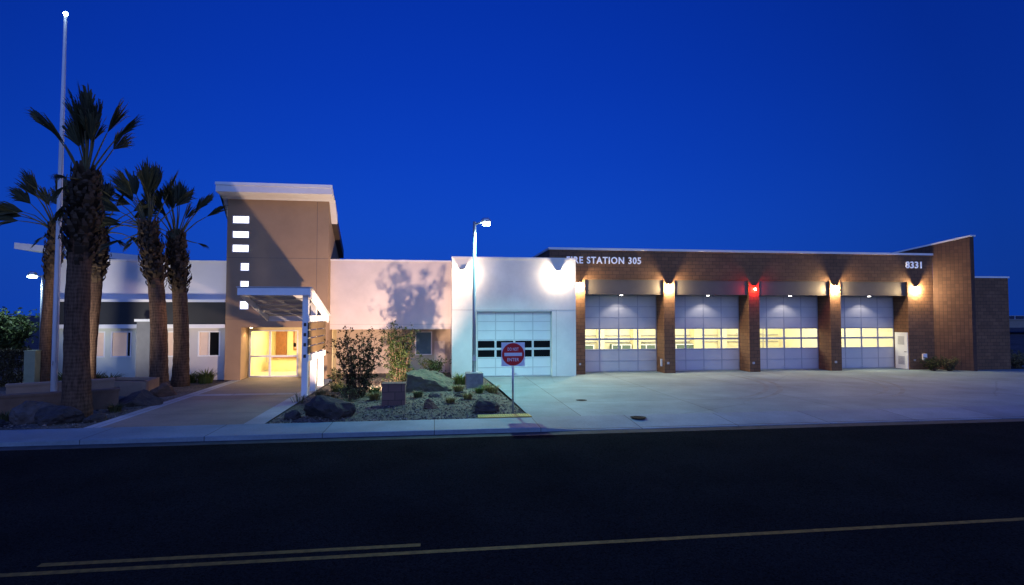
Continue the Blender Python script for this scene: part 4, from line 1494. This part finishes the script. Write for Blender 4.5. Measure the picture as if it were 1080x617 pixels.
def shrub(name, x, y, z, h, w, stems, leaves, size, m, label, seed, group=None, cat='shrub', clump=.2, low=.16, foot=.06):
    r_ = random.Random(seed)
    t_ = empty(name, (x, y, z), label, cat, group)
    st, lv = MB(), MB()
    for i in range(stems):
        a = 2 * math.pi * (i + r_.random() * .6) / stems
        rr = w * r_.uniform(.35, 1.0)
        hh = h * r_.uniform(.72, 1.0) * (1 - .25 * (rr / w) ** 2)
        tip = Vector((x + math.cos(a) * rr, y + math.sin(a) * rr * .8, z + hh))
        base = Vector((x + math.cos(a) * foot, y + math.sin(a) * foot, z - .05))
        mid = base.lerp(tip, .5) + Vector((r_.uniform(-.08, .08), r_.uniform(-.08, .08), .08))
        st.tube([base, mid, tip], [.02, .013, .005], 5, False)
        for k in range(leaves):
            u = low + (1 - low) * (k + r_.random()) / leaves
            p_ = base.lerp(mid, u * 2) if u < .5 else mid.lerp(tip, u * 2 - 1)
            if r_.random() < .5:
                tw = p_ + Vector((r_.gauss(0, .22), r_.gauss(0, .22), r_.uniform(0, .22))) * (w / .8)
                st.tube([p_, tw], [.006, .003], 4, False)
                p_ = tw
            leaf_cloud(lv, r_, p_, clump * r_.uniform(.4, 1.0), r_.randint(6, 12), size)
    st.build('stems', 'twig', t_)
    lv.build('foliage', m, t_)
    return t_


shrub('tall_shrub', -2.95, 22.7, .05, 2.95, 1.0, 24, 20, .055, 'leaf_black', 'tall airy dark shrub with see through branches', 31, 'tall shrubs before the pale wall', clump=.13, low=.05, foot=.22)
shrub('tall_shrub', -1.62, 26.9, .05, 2.95, .92, 19, 24, .062, 'leaf_night', 'dense leafy green shrub beside the airy dark one', 32, 'tall shrubs before the pale wall', clump=.19, low=.06, foot=.2)
shrub('small_tree', -22.4, 33.5, 1.0, 2.45, 1.15, 22, 20, .12, 'leaf_dark', 'dark bushy tree showing above the left hedge', 33, cat='tree', clump=.36)
shrub('round_shrub', 28.35, 29.25, 0, .75, .75, 14, 9, .05, 'leaf_dark', 'low dark shrub at the foot of the brick wall', 34, clump=.16)
shrub('round_shrub', 29.15, 29.0, 0, .80, .6, 12, 9, .05, 'leaf_olive', 'low brownish shrub where the fin wall meets the drive', 35, clump=.16)
shrub('dry_bush', 34.9, 30.2, 0, .75, .95, 14, 10, .06, 'straw', 'dry straw coloured bush past the right end of the building', 36, clump=.22)
shrub('dry_bush', 37.5, 33.5, -.05, .8, 1.2, 14, 10, .07, 'straw', 'larger dry bush on the verge at the right edge', 37, clump=.25)
shrub('round_shrub', -0.05, 28.3, 0, 1.2, .75, 12, 10, .06, 'leaf_mid', 'rounded bush below the teal window', 38, clump=.2)
shrub('round_shrub', -3.15, 21.9, .05, .5, .5, 10, 7, .035, 'leaf_olive', 'small grey green bush behind the big dark boulder', 39, clump=.12)
shrub('round_shrub', -4.55, 27.5, .0, .75, .45, 8, 7, .04, 'leaf_dark', 'small dark bush beside the last canopy post', 40, clump=.12)


t = empty('hedge', (-19.4, 28.6, 0), 'clipped dark brownish hedge at the far left edge', 'hedge')
hr = random.Random(77)
hl, hs = MB(), MB()
for _ in range(1500):
    face = hr.random()
    px, py, pz = hr.uniform(-21.2, -18.28), hr.uniform(28.35, 28.95), hr.uniform(.0, 1.55)
    if face < .55:
        py = 28.35 + abs(hr.gauss(0, .06))
    elif face < .75:
        pz = 1.55 + hr.gauss(0, .04)
    leaf_cloud(hl, hr, Vector((px, py, pz)), .11, 7, .05)
for k in range(18):
    px = -21.1 + k * .16
    hs.tube([(px, 28.65, -.05), (px + hr.uniform(-.1, .1), 28.6, .8), (px + hr.uniform(-.2, .2), 28.6, 1.5)], [.03, .02, .008], 5, False)
hl.build('foliage', leaf_mat('hedge_leaf', (0.02, 0.018, 0.008), (0.075, 0.06, 0.03)), t)
hs.build('stems', 'twig', t)


def tuft(x, y, z, h, n, m, label, seed, spread=.6, w=.012, cat='grass tuft', name='grass_tuft', arch=.35, group='tufts in the planting beds'):
    r_ = random.Random(seed)
    mb_ = MB()
    for i in range(n):
        a = r_.random() * 6.283
        k = (.15 + .85 * r_.random() ** .8) * spread * 1.2
        d = Vector((math.cos(a), math.sin(a), 0))
        s = Vector((-d.y, d.x, 0)) * w * r_.uniform(.7, 1.3)
        L_ = h * r_.uniform(.65, 1.1)
        p0 = Vector((x, y, z - .02)) + d * h * .38 * r_.random() ** .7
        p1 = p0 + (d * k * .5 + Vector((0, 0, 1))) * L_ * .5
        p2 = p1 + (d * (k + arch) + Vector((0, 0, .75 - k * .6))) * L_ * .5
        mb_.add([p0 - s, p0 + s, p1 + s * .8, p1 - s * .8, p2], [(0, 1, 2, 3), (3, 2, 4)])
    o_ = mb_.build(name, m)
    return tag(o_, label, cat, group)


for i, (x, y, h, n, m, lab, sp, w) in enumerate((
        (-3.55, 23.9, .60, 200, 'grass_blade', 'bright green grass tuft left of the airy shrub', .8, .013),
        (-2.35, 23.0, .50, 180, 'grass_blade', 'green grass tuft behind the reddish stone block', .8, .013),
        (-4.35, 22.9, .48, 160, 'leaf_olive', 'olive grass tuft next to the front canopy post', .8, .012),
        (-3.05, 20.6, .45, 130, 'leaf_olive', 'sparse grey tuft right behind the big dark boulder', .9, .012),
        (0.95, 23.0, .42, 170, 'straw', 'yellowish grass tuft right of the slanted boulder', .9, .012),
        (1.2, 20.9, .36, 150, 'straw', 'dry straw tuft directly behind the dark boulder by the sign', .9, .011),
        (1.15, 26.2, .75, 120, 'grass_blade', 'upright green blades left of the lamp base', .7, .02),
        (2.15, 23.8, .42, 110, 'grass_blade', 'low green plant in front of the lamp base', .9, .02),
        (2.35, 23.2, .50, 90, 'straw', 'yellow flowering tuft at the driveway edge', .9, .02),
        (-15.3, 28.3, .85, 130, 'leaf_mid', 'spiky dark plant under the leftmost visible window', .8, .028),
        (-16.55, 28.4, .95, 120, 'leaf_mid', 'spiky dark plant between palm trunks under the window', .8, .028),
        (-14.6, 28.2, .8, 110, 'leaf_mid', 'spiky dark plant just left of the grey column', .8, .028),
        (-10.75, 28.75, .85, 150, 'grass_blade', 'bright green strappy plant at the tower corner', .8, .026),
        (-11.5, 28.9, .75, 120, 'grass_blade', 'green strappy plant at the foot of the right palm of the pair', .8, .026),
        (-10.45, 20.5, .42, 160, 'leaf_olive', 'low green weeds at the end of the long seat wall', 1.0, .014),
        (-12.9, 19.3, .45, 120, 'leaf_olive', 'dark weeds behind the flat rock at the left edge', .9, .014),
        (-3.9, 22.2, .42, 200, 'straw', 'straw coloured tuft between the path border and airy shrub', .9, .012),
        (-3.5, 21.2, .40, 170, 'leaf_olive', 'olive tuft behind the big dark boulder on its left', .9, .012),
        (-2.2, 21.6, .45, 190, 'straw', 'dry tuft just left of the reddish stone block', .9, .012),
        (-0.6, 21.6, .38, 170, 'leaf_olive', 'low olive tuft right of the reddish stone block', .9, .012),
        (0.55, 20.2, .34, 170, 'straw', 'pale dry tuft in front of the two small rocks', .9, .011),
        (-4.1, 24.9, .55, 200, 'grass_blade', 'green tuft beside the middle canopy post', .8, .013),
        (1.75, 22.6, .36, 140, 'grass_blade', 'green tuft between lamp base and dark boulder', .9, .014),
        (-4.95, 21.9, .6, 26, 'leaf_olive', 'wiry arching stems at the foot of the front canopy post', 1.2, .012))):
    tuft(x, y, garden_z(x, y) if x > -4.95 else bed_z(x, y), h, n, m, lab, 60 + i, sp, w)

# ------------------------------------------------------------------ inside the engine hall
pc = None
for x, lab in ((9.3, 'low dark green cabinet far left inside the first engine bay'), (11.4, 'low dark green cabinet right of centre inside the first engine bay'),
               (14.4, 'low dark green cabinet far left inside the second engine bay'), (16.4, 'low dark green cabinet right of centre inside the second engine bay'),
               (19.6, 'low dark green cabinet inside the third engine bay')):
    if pc is None:
        pc = t = empty('storage_cabinet', (0, 0, 0), lab, 'cabinet', 'cabinets along the rear wall of the engine hall')
        MB().box(-.8, .8, -.25, .25, .08, .92).build('cabinet_body', 'cabinet', t)
        mm = MB()
        frame_rect(mm, -.79, .79, .1, .90, -.275, -.252, .07)
        mm.box(-.04, .04, -.275, -.252, .17, .83)
        mm.build('door_frame', 'white_metal', t)
    else:
        t = copy_tree(pc)
    t.location = (x, 43.1, 0)
    t['label'] = lab

t = empty('equipment_rack', (24.6, 42.0, 0), 'dark metal equipment rack standing inside the fourth engine bay', 'rack')
for x in (23.6, 24.6, 25.6):
    MB().box(x - .03, x + .03, 41.8, 41.86, 0.01, 2.3).build('upright', 'door_rail', t)
for z in (.5, 1.1, 1.7):
    MB().box(23.57, 25.63, 41.865, 42.3, z, z + .04).build('shelf', 'door_rail', t)

# ------------------------------------------------------------------ overpass beyond the right end
t = empty('overpass', (112, 90, 0), 'distant grey concrete overpass past the right end of the building', 'overpass')
MB().box(88, 190, 90, 100, .9, 2.2).build('deck', 'overpass', t)
mm = MB().box(88, 190, 89.9, 90.1, 2.202, 2.45)
mm.build('parapet', 'overpass', t)
for x in (96, 120, 144):
    MB().box(x - 1, x + 1, 92, 98, -1.5, .898).build('pillar', 'overpass', t)
rl = MB()
for k in range(52):
    rl.box(88 + k * 2, 88.12 + k * 2, 89.95, 90.05, 2.452, 3.0)
rl.box(88, 190, 89.96, 90.04, 3.003, 3.06)
rl.build('railing', 'steel', t)
